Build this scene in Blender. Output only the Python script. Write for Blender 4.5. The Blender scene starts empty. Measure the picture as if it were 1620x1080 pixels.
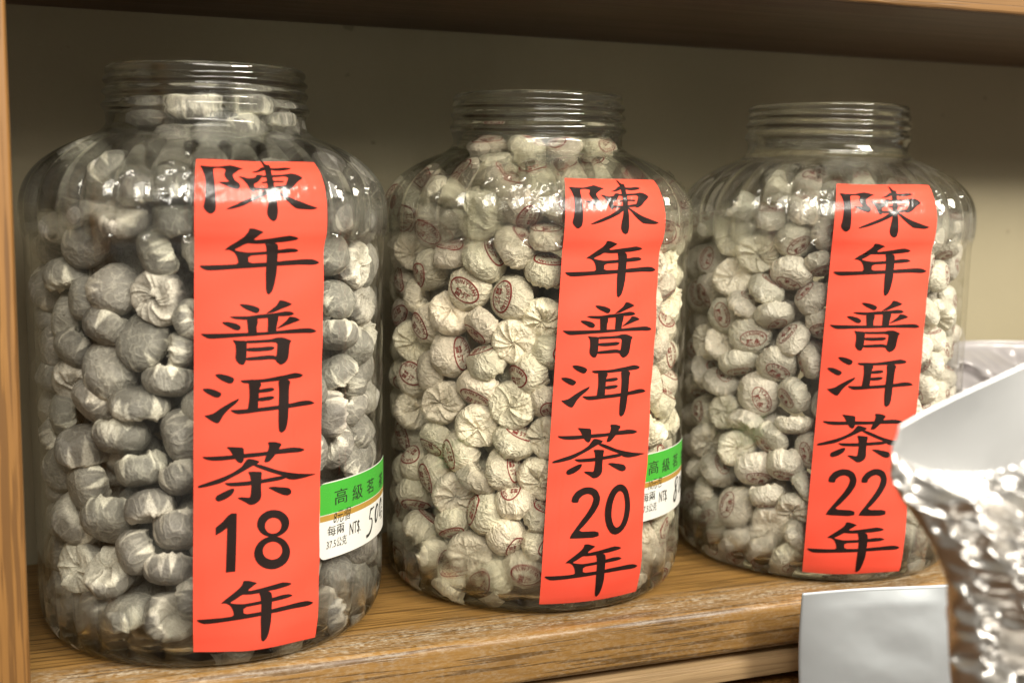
import bpy, bmesh, math, random
import numpy as np
from mathutils import Vector, Quaternion, Matrix
from mathutils.bvhtree import BVHTree
from mathutils.geometry import tessellate_polygon
random.seed(3); RNG = np.random.default_rng(3)
scene = bpy.context.scene
COL = scene.collection
R = math.radians

# ------------------------------------------------------------------ camera
def set_camera():
    yaw, pitch, roll = 0.36976, -0.12155, 0.01227
    fwd = Vector((math.sin(yaw)*math.cos(pitch), math.cos(yaw)*math.cos(pitch), math.sin(pitch)))
    r = Vector((math.cos(yaw), -math.sin(yaw), 0)); u = r.cross(fwd)
    c, s = math.cos(roll), math.sin(roll)
    r2 = r*c + u*s; u2 = u*c - r*s
    cam = bpy.data.cameras.new('camera'); o = bpy.data.objects.new('camera', cam); COL.objects.link(o)
    m = Matrix((r2, u2, -fwd)).transposed().to_4x4(); m.translation = Vector((-0.1672, -0.58485, 0.23672))
    o.matrix_world = m
    cam.sensor_width = 36; cam.lens = 36*1913.5/1620
    cam.clip_start = 0.01; cam.clip_end = 50
    cam.dof.use_dof = True; cam.dof.focus_distance = 0.655; cam.dof.aperture_fstop = 6.5
    scene.camera = o
set_camera()

# ------------------------------------------------------------------ world and lamps
w = bpy.data.worlds.new('World'); scene.world = w; w.use_nodes = True
w.node_tree.nodes['Background'].inputs[0].default_value = (1.0, .91, .76, 1)
w.node_tree.nodes['Background'].inputs[1].default_value = 0.27
def area(name, loc, target, sx, sy, power, col):
    l = bpy.data.lights.new(name, 'AREA'); l.shape = 'RECTANGLE'; l.size = sx; l.size_y = sy; l.energy = power; l.color = col
    o = bpy.data.objects.new(name, l); COL.objects.link(o); o.location = loc
    o.rotation_euler = (Vector(target)-Vector(loc)).to_track_quat('-Z', 'Y').to_euler()
    return o
area('soft_fill_lamp', (-.05, -1.7, 1.35), (.1, .1, .12), 1.5, .9, 34, (1, .945, .84))  # added fill lamp behind and above the camera, brightens the jar fronts
for k in range(3):
    area('lamp_over_aisle', (-.40+.12*k, -1.0-.5*k, 1.0+.1*k), (.1, .1, .15), .55, .12, 3+1.4*k, (1, .94, .82))
    area('lamp_by_counter', (.62+.22*k, -.85-.45*k, .85+.13*k), (.15, .1, .15), .55, .14, 10.4+4.7*k, (1, .94, .82))

scene.view_settings.view_transform = 'Standard'; scene.view_settings.look = 'None'
scene.view_settings.exposure = 0; scene.view_settings.gamma = 1
cy = scene.cycles
cy.max_bounces = 24; cy.transmission_bounces = 20; cy.transparent_max_bounces = 40; cy.diffuse_bounces = 3; cy.glossy_bounces = 6
cy.caustics_reflective = True; cy.caustics_refractive = True; cy.blur_glossy = 0.3
cy.sample_clamp_indirect = 6.0; cy.use_denoising = True

# ------------------------------------------------------------------ helpers
def tag(o, label=None, cat=None, group=None, kind=None):
    if label: o['label'] = label
    if cat: o['category'] = cat
    if group: o['group'] = group
    if kind: o['kind'] = kind
    return o
def obj(name, me, mat=None, parent=None, loc=None):
    o = bpy.data.objects.new(name, me); COL.objects.link(o)
    if mat and not me.materials: me.materials.append(mat)
    if parent: o.parent = parent
    if loc: o.location = loc
    return o
def empty(name, loc):
    o = bpy.data.objects.new(name, None); COL.objects.link(o); o.location = loc; o.empty_display_size = .02
    return o
def mesh(name, v, f, smooth=True):
    me = bpy.data.meshes.new(name); me.from_pydata([tuple(map(float, p)) for p in v], [], f)
    if smooth: me.polygons.foreach_set('use_smooth', [True]*len(me.polygons))
    me.update(); return me
def grid_faces(nu, nv, wrap=False):
    F = []
    for j in range(nv-1):
        for i in range(nu if wrap else nu-1):
            a = j*nu+i; b = j*nu+(i+1) % nu
            F.append((a, b, b+nu, a+nu))
    return F
def box_mesh(name, x0, x1, y0, y1, z0, z1, bevel=.0015, seg=2):
    bm = bmesh.new(); bmesh.ops.create_cube(bm, size=1)
    for v in bm.verts:
        v.co = Vector((x0+(v.co.x+.5)*(x1-x0), y0+(v.co.y+.5)*(y1-y0), z0+(v.co.z+.5)*(z1-z0)))
    if bevel: bmesh.ops.bevel(bm, geom=bm.edges[:], offset=bevel, segments=seg, profile=.5, affect='EDGES')
    for f in bm.faces: f.smooth = True
    me = bpy.data.meshes.new(name); bm.to_mesh(me); bm.free()
    try: me.set_sharp_from_angle(angle=R(40))
    except Exception: pass
    return me

# ------------------------------------------------------------------ materials
class NT:
    def __init__(s, name):
        s.m = bpy.data.materials.new(name); s.m.use_nodes = True; s.t = s.m.node_tree; s.t.nodes.clear()
        s.out = s.n('ShaderNodeOutputMaterial')
    def n(s, ty, **kw):
        nd = s.t.nodes.new(ty)
        for k, v in kw.items(): setattr(nd, k, v)
        return nd
    def l(s, a, b): s.t.links.new(a, b)
    def val(s, nd, **kw):
        for k, v in kw.items(): nd.inputs[k.replace('_', ' ')].default_value = v
        return nd
    def math(s, op, a, b=None, c=None, clamp=False):
        nd = s.n('ShaderNodeMath', operation=op, use_clamp=clamp)
        for i, x in enumerate((a, b, c)):
            if x is None: continue
            if hasattr(x, 'links'): s.l(x, nd.inputs[i])
            else: nd.inputs[i].default_value = x
        return nd.outputs[0]
    def mix(s, f, a, b, mode='MIX'):
        nd = s.n('ShaderNodeMix', data_type='RGBA', blend_type=mode)
        for i, x in ((0, f), (6, a), (7, b)):
            if hasattr(x, 'links'): s.l(x, nd.inputs[i])
            else: nd.inputs[i].default_value = x if i == 0 else (*x, 1)
        return nd.outputs[2]
    def ramp(s, fac, stops):
        nd = s.n('ShaderNodeValToRGB'); e = nd.color_ramp.elements
        while len(e) < len(stops): e.new(.5)
        for k, (p, c) in enumerate(stops): e[k].position = p; e[k].color = (*c, 1) if len(c) == 3 else c
        s.l(fac, nd.inputs[0]); return nd.outputs[0]
    def noise(s, co, scale, detail=4, rough=.55, dist=0):
        nd = s.n('ShaderNodeTexNoise'); nd.inputs['Scale'].default_value = scale; nd.inputs['Detail'].default_value = detail
        nd.inputs['Roughness'].default_value = rough; nd.inputs['Distortion'].default_value = dist
        s.l(co, nd.inputs['Vector']); return nd.outputs[0]
    def mapping(s, co, scale=(1, 1, 1), loc=(0, 0, 0), rot=(0, 0, 0)):
        nd = s.n('ShaderNodeMapping'); nd.inputs['Scale'].default_value = scale; nd.inputs['Location'].default_value = loc; nd.inputs['Rotation'].default_value = rot
        s.l(co, nd.inputs[0]); return nd.outputs[0]
    def bump(s, h, strength=.3, dist=.001):
        nd = s.n('ShaderNodeBump'); nd.inputs['Strength'].default_value = strength; nd.inputs['Distance'].default_value = dist
        s.l(h, nd.inputs['Height']); return nd.outputs[0]
    def bsdf(s, **kw):
        nd = s.n('ShaderNodeBsdfPrincipled')
        for k, v in kw.items():
            k = k.replace('_', ' ')
            if hasattr(v, 'links'): s.l(v, nd.inputs[k])
            else: nd.inputs[k].default_value = (*v, 1) if isinstance(v, tuple) and len(v) == 3 else v
        s.l(nd.outputs[0], s.out.inputs[0]); return nd

def wood(name, light, dark, axis='x', edge_wear=False, gloss=.42, grain=1.0):
    n = NT(name); co = n.n('ShaderNodeTexCoord').outputs['Object']
    st = {'x': (1.6, 48, 48), 'z': (48, 48, 1.6), 'y': (48, 1.6, 48)}[axis]
    a = n.mapping(co, st)
    warp = n.noise(n.mapping(co, tuple(.25*q for q in st)), 3.0, 3, .5)
    big = n.noise(a, 2.2, 5, .6, .6)
    fine = n.noise(n.mapping(co, tuple(q*(1.0 if q < 5 else 1) for q in st)), 16, 4, .65)
    # open pores: thin dark dashes along the grain
    ps = {'x': (11, 420, 420), 'z': (420, 420, 11), 'y': (420, 11, 420)}[axis]
    pore = n.noise(n.mapping(co, ps), 1.0, 2, .6, .3)
    poref = n.ramp(pore, [(.52, (0, 0, 0)), (.58, (1, 1, 1))])
    band = n.ramp(n.noise(n.mapping(co, st), 7.0, 3, .6, 1.0), [(.35, (0, 0, 0)), (.62, (1, 1, 1))])
    c = n.mix(n.ramp(big, [(.3, (0, 0, 0)), (.7, (1, 1, 1))]), light, tuple(.62*p+.38*q for p, q in zip(light, dark)))
    c = n.mix(n.math('MULTIPLY', band, .25*grain), c, dark)
    c = n.mix(n.math('MULTIPLY', poref, .62*grain), c, tuple(.55*q for q in dark))
    c = n.mix(n.math('MULTIPLY', n.ramp(fine, [(.4, (0, 0, 0)), (.75, (1, 1, 1))]), .25), c, dark)
    rough = n.math('ADD', gloss, n.math('MULTIPLY', big, .18))
    if edge_wear:
        sep = n.n('ShaderNodeSeparateXYZ'); n.l(co, sep.inputs[0])
        near = n.math('SUBTRACT', 1.0, n.math('MULTIPLY', n.math('ABSOLUTE', n.math('SUBTRACT', sep.outputs[1], .016)), 48.0), clamp=True)
        wear = n.ramp(n.noise(n.mapping(co, (14, 40, 40)), 5.5, 7, .72), [(.38, (0, 0, 0)), (.6, (1, 1, 1))])
        wear2 = n.ramp(n.noise(n.mapping(co, (50, 120, 120)), 6, 4, .7), [(.42, (0, 0, 0)), (.6, (1, 1, 1))])
        f = n.math('MULTIPLY', n.math('MULTIPLY', near, wear), wear2)
        c = n.mix(n.math('MULTIPLY', f, .95), c, (.64, .57, .45))
        # dark stained scuffs on the front
        sc = n.ramp(n.noise(n.mapping(co, (22, 60, 60)), 1.6, 5, .6), [(.60, (0, 0, 0)), (.70, (1, 1, 1))])
        c = n.mix(n.math('MULTIPLY', sc, .22), c, (.055, .03, .018))
    b = n.bsdf(Base_Color=c, Roughness=rough, Specular_IOR_Level=.45)
    hh = n.math('ADD', n.math('MULTIPLY', poref, -1.0), n.math('MULTIPLY', fine, .6))
    n.l(n.bump(hh, .35, .0004), b.inputs['Normal'])
    return n.m
M = {}
M['shelf'] = wood('shelf wood', (.385, .212, .060), (.070, .030, .008), 'x', True, .27, 1.0)
M['under'] = wood('upper shelf wood', (.25, .13, .042), (.07, .032, .010), 'x', False, .42, .8)  # lighter tone for the lit front of the upper board
M['post'] = wood('post wood', (.29, .142, .036), (.13, .055, .013), 'z', False, .45, 1.0)
M['dark'] = wood('dark wood', (.10, .055, .025), (.04, .02, .008), 'x', False, .4, .6)  # counter wood; on the upper board it stands in for shade
M['rail'] = wood('rail wood', (.52, .36, .19), (.36, .22, .10), 'x', False, .5, .45)

def wall_mat():
    n = NT('wall paint'); co = n.n('ShaderNodeTexCoord').outputs['Object']
    a = n.noise(co, 9, 4, .6); b = n.noise(co, 420, 3, .6)
    s = n.ramp(n.noise(n.mapping(co, (1, 1, 1)), 60, 2, .5), [(.74, (0, 0, 0)), (.77, (1, 1, 1))])
    c = n.mix(a, (.285, .246, .158), (.325, .283, .186))
    c = n.mix(n.math('MULTIPLY', b, .25), c, (.22, .195, .135))
    c = n.mix(n.math('MULTIPLY', s, .5), c, (.10, .07, .04))
    st = n.ramp(n.noise(n.mapping(co, (1, 1, .5)), 5, 6, .65, .4), [(.5, (0, 0, 0)), (.72, (1, 1, 1))])
    c = n.mix(n.math('MULTIPLY', st, .30), c, (.17, .14, .085))
    q = n.bsdf(Base_Color=c, Roughness=.62, Specular_IOR_Level=.3)
    n.l(n.bump(b, .2, .0005), q.inputs['Normal']); return n.m
M['wall'] = wall_mat()

def glass_mat():
    n = NT('jar glass'); tc = n.n('ShaderNodeTexCoord'); co = tc.outputs['Object']
    sep = n.n('ShaderNodeSeparateXYZ'); n.l(co, sep.inputs[0]); z = sep.outputs[2]
    geo = n.n('ShaderNodeNewGeometry')
    dot = n.n('ShaderNodeVectorMath', operation='DOT_PRODUCT'); n.l(geo.outputs['Normal'], dot.inputs[0]); n.l(geo.outputs['Incoming'], dot.inputs[1])
    ca = n.math('ABSOLUTE', dot.outputs['Value'])
    f0 = n.ramp(n.math('DIVIDE', z, .30), [(.0, (.05,)*3), (.10, (.026,)*3), (.69, (.026,)*3), (.74, (.075,)*3), (1.0, (.075,)*3)])
    f = n.math('ADD', f0, n.math('MULTIPLY', n.math('POWER', n.math('SUBTRACT', 1.0, ca, clamp=True), 5.0), .55))
    tr = n.n('ShaderNodeBsdfTransparent'); tr.inputs[0].default_value = (.985, .985, .975, 1)
    gl = n.n('ShaderNodeBsdfGlossy'); gl.inputs['Roughness'].default_value = .03
    smear = n.noise(n.mapping(co, (1, 1, .4)), 26, 5, .6)
    n.l(n.ramp(smear, [(.4, (.008,)*3), (.8, (.05,)*3)]), gl.inputs['Roughness'])
    thin = n.n('ShaderNodeMixShader'); n.l(f, thin.inputs[0]); n.l(tr.outputs[0], thin.inputs[1]); n.l(gl.outputs[0], thin.inputs[2])
    gg = n.n('ShaderNodeBsdfGlass'); gg.inputs['IOR'].default_value = 1.5; gg.inputs['Roughness'].default_value = 0.0; gg.inputs[0].default_value = (.965, .97, .945, 1)
    # moulded thick zones (neck, fluted shoulder, heel) refract; the rolled panel is thin
    fac = n.ramp(n.math('DIVIDE', z, .30), [(0.0, (.05,)*3), (.045, (.12,)*3), (.14, (.97,)*3), (.69, (.97,)*3), (.72, (.55,)*3), (.78, (.42,)*3), (.85, (.30,)*3), (.885, (.25,)*3)])
    ms = n.n('ShaderNodeMixShader'); n.l(fac, ms.inputs[0]); n.l(gg.outputs[0], ms.inputs[1]); n.l(thin.outputs[0], ms.inputs[2])
    n.l(ms.outputs[0], n.out.inputs[0]); return n.m
M['glass'] = glass_mat()

def paper_mat(name, dome, pale, fold, tint=.10, speck=.3, crease=.5, vein=.45):
    n = NT(name); co = n.n('ShaderNodeTexCoord').outputs['Object']
    at = n.n('ShaderNodeAttribute', attribute_name='layers').outputs['Fac']
    oi = n.n('ShaderNodeObjectInfo').outputs['Random']
    off = n.n('ShaderNodeVectorMath', operation='ADD'); n.l(co, off.inputs[0])
    cb = n.n('ShaderNodeCombineXYZ'); n.l(n.math('MULTIPLY', oi, 9.0), cb.inputs[0]); n.l(n.math('MULTIPLY', oi, 5.0), cb.inputs[1]); n.l(cb.outputs[0], off.inputs[1]); co = off.outputs[0]
    a = n.noise(co, 1.5, 4, .6); fib = n.noise(co, 15, 4, .75)
    c = n.mix(at, dome, pale)
    c = n.mix(n.math('MULTIPLY', n.ramp(a, [(.35, (0, 0, 0)), (.7, (1, 1, 1))]), .35), c, fold)
    c = n.mix(n.math('MULTIPLY', n.ramp(fib, [(.45, (0, 0, 0)), (.7, (1, 1, 1))]), speck), c, tuple(.45*q for q in dome))
    crumb = n.ramp(n.noise(co, 5.5, 2, .5), [(.735, (0, 0, 0)), (.75, (1, 1, 1))])
    c = n.mix(n.math('MULTIPLY', crumb, .7), c, (.03, .018, .01))
    hv = n.n('ShaderNodeHueSaturation'); hv_in = c
    n.l(n.math('ADD', 1-tint, n.math('MULTIPLY', oi, 2*tint)), hv.inputs['Value'])
    n.l(n.math('ADD', .487, n.math('MULTIPLY', n.math('FRACT', n.math('MULTIPLY', oi, 7.3)), .03)), hv.inputs['Hue'])
    b = n.bsdf(Base_Color=hv.outputs[0], Roughness=.62, Specular_IOR_Level=.28)
    def ridge(sc, scale, dist):
        q = n.noise(n.mapping(co, sc), scale, 2, .45, dist)
        return n.math('SUBTRACT', 1.0, n.math('MULTIPLY', n.math('ABSOLUTE', n.math('SUBTRACT', q, .5)), 9.0), clamp=True)
    r1, r2 = ridge((1.5, 1.5, .6), 1.7, .5), ridge((1, 1, 1), 3.4, .8)
    soft = n.noise(co, 2.6, 3, .5)
    hgt = n.math('ADD', n.math('ADD', n.math('MULTIPLY', r1, .55), n.math('MULTIPLY', r2, .28)), n.math('ADD', n.math('MULTIPLY', soft, .9), n.math('MULTIPLY', fib, .10)))
    n.l(n.bump(hgt, crease, .0035), b.inputs['Normal'])
    # a fold is two layers of tissue: a paler line
    n.l(n.mix(n.math('MULTIPLY', n.math('POWER', r1, 3.0), vein), hv_in, pale), hv.inputs['Color'])
    return n.m
M['ball1'] = paper_mat('grey tissue paper', (.20, .188, .165), (.82, .77, .65), (.33, .31, .27), .26, .6, .26, .20)
M['ball2'] = paper_mat('cream tissue paper', (.56, .50, .385), (.86, .775, .59), (.43, .405, .32), .22, .4, .48)
M['ball3'] = paper_mat('pale tissue paper', (.52, .485, .41), (.90, .83, .69), (.63, .585, .49), .18, .5, .42, .3)

def flat(name, col, rough=.5, spec=.4, var=0, coat=0):
    n = NT(name)
    if var:
        co = n.n('ShaderNodeTexCoord').outputs['Object']
        c = n.mix(n.math('MULTIPLY', n.noise(co, 60, 5, .6), var), col, tuple(.6*q for q in col))
        b = n.bsdf(Base_Color=c, Roughness=rough, Specular_IOR_Level=spec)
        n.l(n.bump(n.noise(co, 700, 3, .6), .12, .0004), b.inputs['Normal'])
    else: b = n.bsdf(Base_Color=col, Roughness=rough, Specular_IOR_Level=spec)
    b.inputs['Coat Weight'].default_value = coat; b.inputs['Coat Roughness'].default_value = .08
    return n.m
M['red'] = flat('red paper', (.80, .080, .044), .6, .25, .22)
M['ink'] = flat('black ink', (.014, .008, .007), .5, .12)
M['green'] = flat('green print', (.045, .33, .03), .5, .4, .15)
M['white'] = flat('sticker white', (.64, .635, .59), .5, .4, .06)
M['gold'] = flat('gold print', (.36, .21, .04), .4, .5)
M['print'] = flat('sticker ink', (.02, .022, .018), .5, .3)
M['stampred'] = flat('stamp ink', (.21, .018, .015), .65, .2, .5)

def tape_mat(name, rough, f0=.030):
    n = NT(name); co = n.n('ShaderNodeTexCoord').outputs['Object']
    geo = n.n('ShaderNodeNewGeometry')
    tr = n.n('ShaderNodeBsdfTransparent'); tr.inputs[0].default_value = (.99, .99, .985, 1)
    gl = n.n('ShaderNodeBsdfGlossy'); gl.inputs['Roughness'].default_value = rough
    h = n.noise(n.mapping(co, (1, 1, .25)), 150, 3, .6, .5); bp = n.bump(h, .25, .0006); n.l(bp, gl.inputs['Normal'])
    dot = n.n('ShaderNodeVectorMath', operation='DOT_PRODUCT'); n.l(geo.outputs['Normal'], dot.inputs[0]); n.l(geo.outputs['Incoming'], dot.inputs[1])
    f = n.math('ADD', f0, n.math('MULTIPLY', n.math('POWER', n.math('SUBTRACT', 1.0, n.math('ABSOLUTE', dot.outputs['Value']), clamp=True), 5.0), .8))
    ms = n.n('ShaderNodeMixShader'); n.l(f, ms.inputs[0]); n.l(tr.outputs[0], ms.inputs[1]); n.l(gl.outputs[0], ms.inputs[2])
    n.l(ms.outputs[0], n.out.inputs[0]); return n.m
M['tape'] = tape_mat('clear tape', .18); M['film'] = tape_mat('clear film', .09, .075)

def foil_mat(name, col, rough, scale, bs=.25, metal=1.0):
    n = NT(name); co = n.n('ShaderNodeTexCoord').outputs['Object']
    a = n.noise(co, scale, 4, .55, .6)
    b = n.bsdf(Base_Color=col, Metallic=metal, Roughness=n.math('ADD', rough, n.math('MULTIPLY', a, .12)))
    n.l(n.bump(a, bs, .004), b.inputs['Normal']); return n.m
M['foil'] = foil_mat('silver foil', (.68, .66, .635), .27, 90, .05)
M['foilseal'] = foil_mat('matt foil', (.44, .445, .45), .36, 14, .10, .85)
M['foilmatt'] = foil_mat('grey foil', (.46, .49, .515), .5, 9, .06, .5)
M['clearbag'] = None

# ------------------------------------------------------------------ shelf and wall
HU, D, T = 0.3458, 0.2223, 0.0284
wl = obj('back_wall', mesh('wall', [(-2, D, -1.2), (3, D, -1.2), (3, D, 2.2), (-2, D, 2.2)], [(0, 1, 2, 3)], False), M['wall']); tag(wl, kind='structure')
ct = obj('counter_top', box_mesh('counter', -.9, 1.8, -.46, D-.001, -.20, -.16, .002), M['dark']); tag(ct, kind='structure')
sh = empty('display_shelf', (.35, 0, -T)); tag(sh, 'brown wooden display shelf with worn front edge holding three glass jars', 'shelf')
def part(name, me, mat, parent, label=None):
    o = obj(name, me, mat, parent); o.matrix_parent_inverse = Matrix.Translation(-Vector(parent.location))
    if label: o['label'] = label
    return o
part('shelf_board', box_mesh('lower board', -.9, 1.3, 0, D-.0012, -T, 0, .0048, 5), M['shelf'], sh, 'worn lower board')
part('shelf_board', box_mesh('upper board', -.9, 1.3, .0005, D-.0012, HU, HU+.032, .001, 2), M['dark'], sh, 'upper board with underside shade in its colour')  # shade under the board is put into this darker wood
part('lit_front_strip', box_mesh('lit strip', -.9, 1.3, -.005, 0, HU, HU+.0325, .0015, 3), M['under'], sh)  # added strip, lighter wood stands for the board's lit front face
part('upright_post', box_mesh('post', -.245, -.1797, -.004, .022, -.155, .62, .002, 3), M['post'], sh)
part('front_rail', box_mesh('rail', -.1793, 1.3, .001, .02, -T-.0165, -T-.0042, .0012), M['rail'], sh)
part('front_rail', box_mesh('rail2', -.1793, 1.3, .004, .02, -.158, -T-.023, .0012), M['post'], sh)

# ------------------------------------------------------------------ glass jar
OUT = [(.066, .0030), (.072, .0010), (.077, 0.), (.081, .0006), (.0852, .0022), (.0890, .0065), (.0912, .0115), (.0925, .020), (.0928, .030), (.0930, .06), (.0933, .117), (.0938, .206), (.0945, .2105), (.0957, .2145), (.0962, .2215), (.0960, .229), (.0942, .2365), (.0905, .2433), (.0845, .2498), (.0748, .2562), (.0647, .2610), (.058, .2632), (.0535, .2665)]
SIDE = np.array(OUT[3:])
def Rz(z): return np.interp(z, SIDE[:, 1], SIDE[:, 0])
_zz = np.linspace(.0006, .2665, 3000); _rr = Rz(_zz)
_arc = np.r_[0, np.cumsum(np.hypot(np.diff(_zz), np.diff(_rr)))]; _arc = _arc[-1]-_arc
def s2z(s): return np.interp(s, _arc[::-1], _zz[::-1])
def smooth_poly(P, k):
    P = np.array(P, float)
    for _ in range(k):
        Q = [P[0]]
        for a, b in zip(P[:-1], P[1:]): Q += [.75*a+.25*b, .25*a+.75*b]
        Q.append(P[-1]); P = np.array(Q)
    return P
def make_jar_mesh():
    neck = [(.0520, .2690), (.0518, .2725), (.0526, .2752), (.0541, .2772), (.0543, .2784), (.0534, .2800), (.0519, .2815), (.0519, .2828), (.0530, .2842), (.0538, .2853), (.0531, .2868), (.0518, .2880), (.0518, .2890), (.0529, .2903), (.0533, .2912), (.0524, .2925), (.0514, .2938), (.0519, .2955), (.0519, .2972), (.0510, .2982)]
    inner = [(.0488, .2984), (.0476, .2974), (.0472, .295), (.0472, .272), (.0480, .2655), (.0515, .2612), (.0600, .2578), (.0725, .2524), (.0815, .2464), (.0868, .2402), (.0902, .2340), (.0918, .226), (.0916, .217), (.0904, .207), (.0898, .117), (.0893, .03), (.0886, .018), (.0860, .0115), (.0810, .0085), (.07, .0078), (.03, .0080)]
    o = smooth_poly([(.03, .0042)]+OUT+neck, 2); i = smooth_poly(inner, 2)
    prof = np.vstack([o, i]); no = len(o)
    na = 384; th = np.linspace(0, 2*np.pi, na, endpoint=False); V = []
    nfl = 32
    fl = 1-np.abs(np.sin(th*nfl/2))**.9
    for k, (r, z) in enumerate(prof):
        rr = np.full(na, r)
        if k < no:
            up = np.clip((z-.2105)/.004, 0, 1)*np.clip((.2615-z)/.012, 0, 1) if z > .2 else 0
            lo = np.clip((z-.006)/.006, 0, 1)*np.clip((.050-z)/.016, 0, 1) if z < .06 else 0
            d = .0044*up+.0028*lo
            rr = rr-d*fl*(r/.095)
            if z > .268:      # thread start/end waver
                rr = rr+.00025*np.sin(th*3+z*900)
        V.append(np.stack([rr*np.cos(th), rr*np.sin(th), np.full(na, z)], 1))
    # thread beads rise gently round the neck
    V = np.vstack(V)
    m = V[:, 2] > .2735
    ang = np.arctan2(V[:, 1], V[:, 0]); wgt = np.clip((V[:, 2]-.2735)/.003, 0, 1)*np.clip((.2945-V[:, 2])/.003, 0, 1)
    V[:, 2] += .0008*wgt*np.sin(ang+.6)
    F = grid_faces(na, len(prof), True)
    n0 = len(V); V = np.vstack([V, [(0, 0, .0045), (0, 0, .0082)]])
    for k in range(na):
        F.append((n0, (k+1) % na, k)); b = (len(prof)-1)*na
        F.append((n0+1, b+k, b+(k+1) % na))
    return mesh('jar glass', V, F)
JARS = {1: (-.08279, .09035, 1.00488), 2: (.11487, .1042, .98801), 3: (.31684, .09378, .98834)}
CT = {1: (.155, -.25), 2: (.126, -.50), 3: (-.203, -.48)}
SOFF = {1: 0.0, 2: .0032, 3: .0050}
def surf(theta, s, off):
    """points on the jar's outer profile: theta from -y toward +x, s = arc length down from the neck"""
    z = s2z(s); e = 1e-4
    r = Rz(z); za, zb = s2z(s-e), s2z(s+e); dz = (zb-za); dr = Rz(zb)-Rz(za); L = np.hypot(dz, dr)+1e-12
    nr, nz = -dz/L, dr/L
    r = r+off*nr; z = z+off*nz
    return np.stack([r*np.sin(theta), -r*np.cos(theta), z], -1)
def strip_uv(j, u, s):  # local strip coordinates -> theta
    return CT[j][0]+CT[j][1]*(s-.0375)+u/.0938
jar_me = make_jar_mesh()
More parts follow.
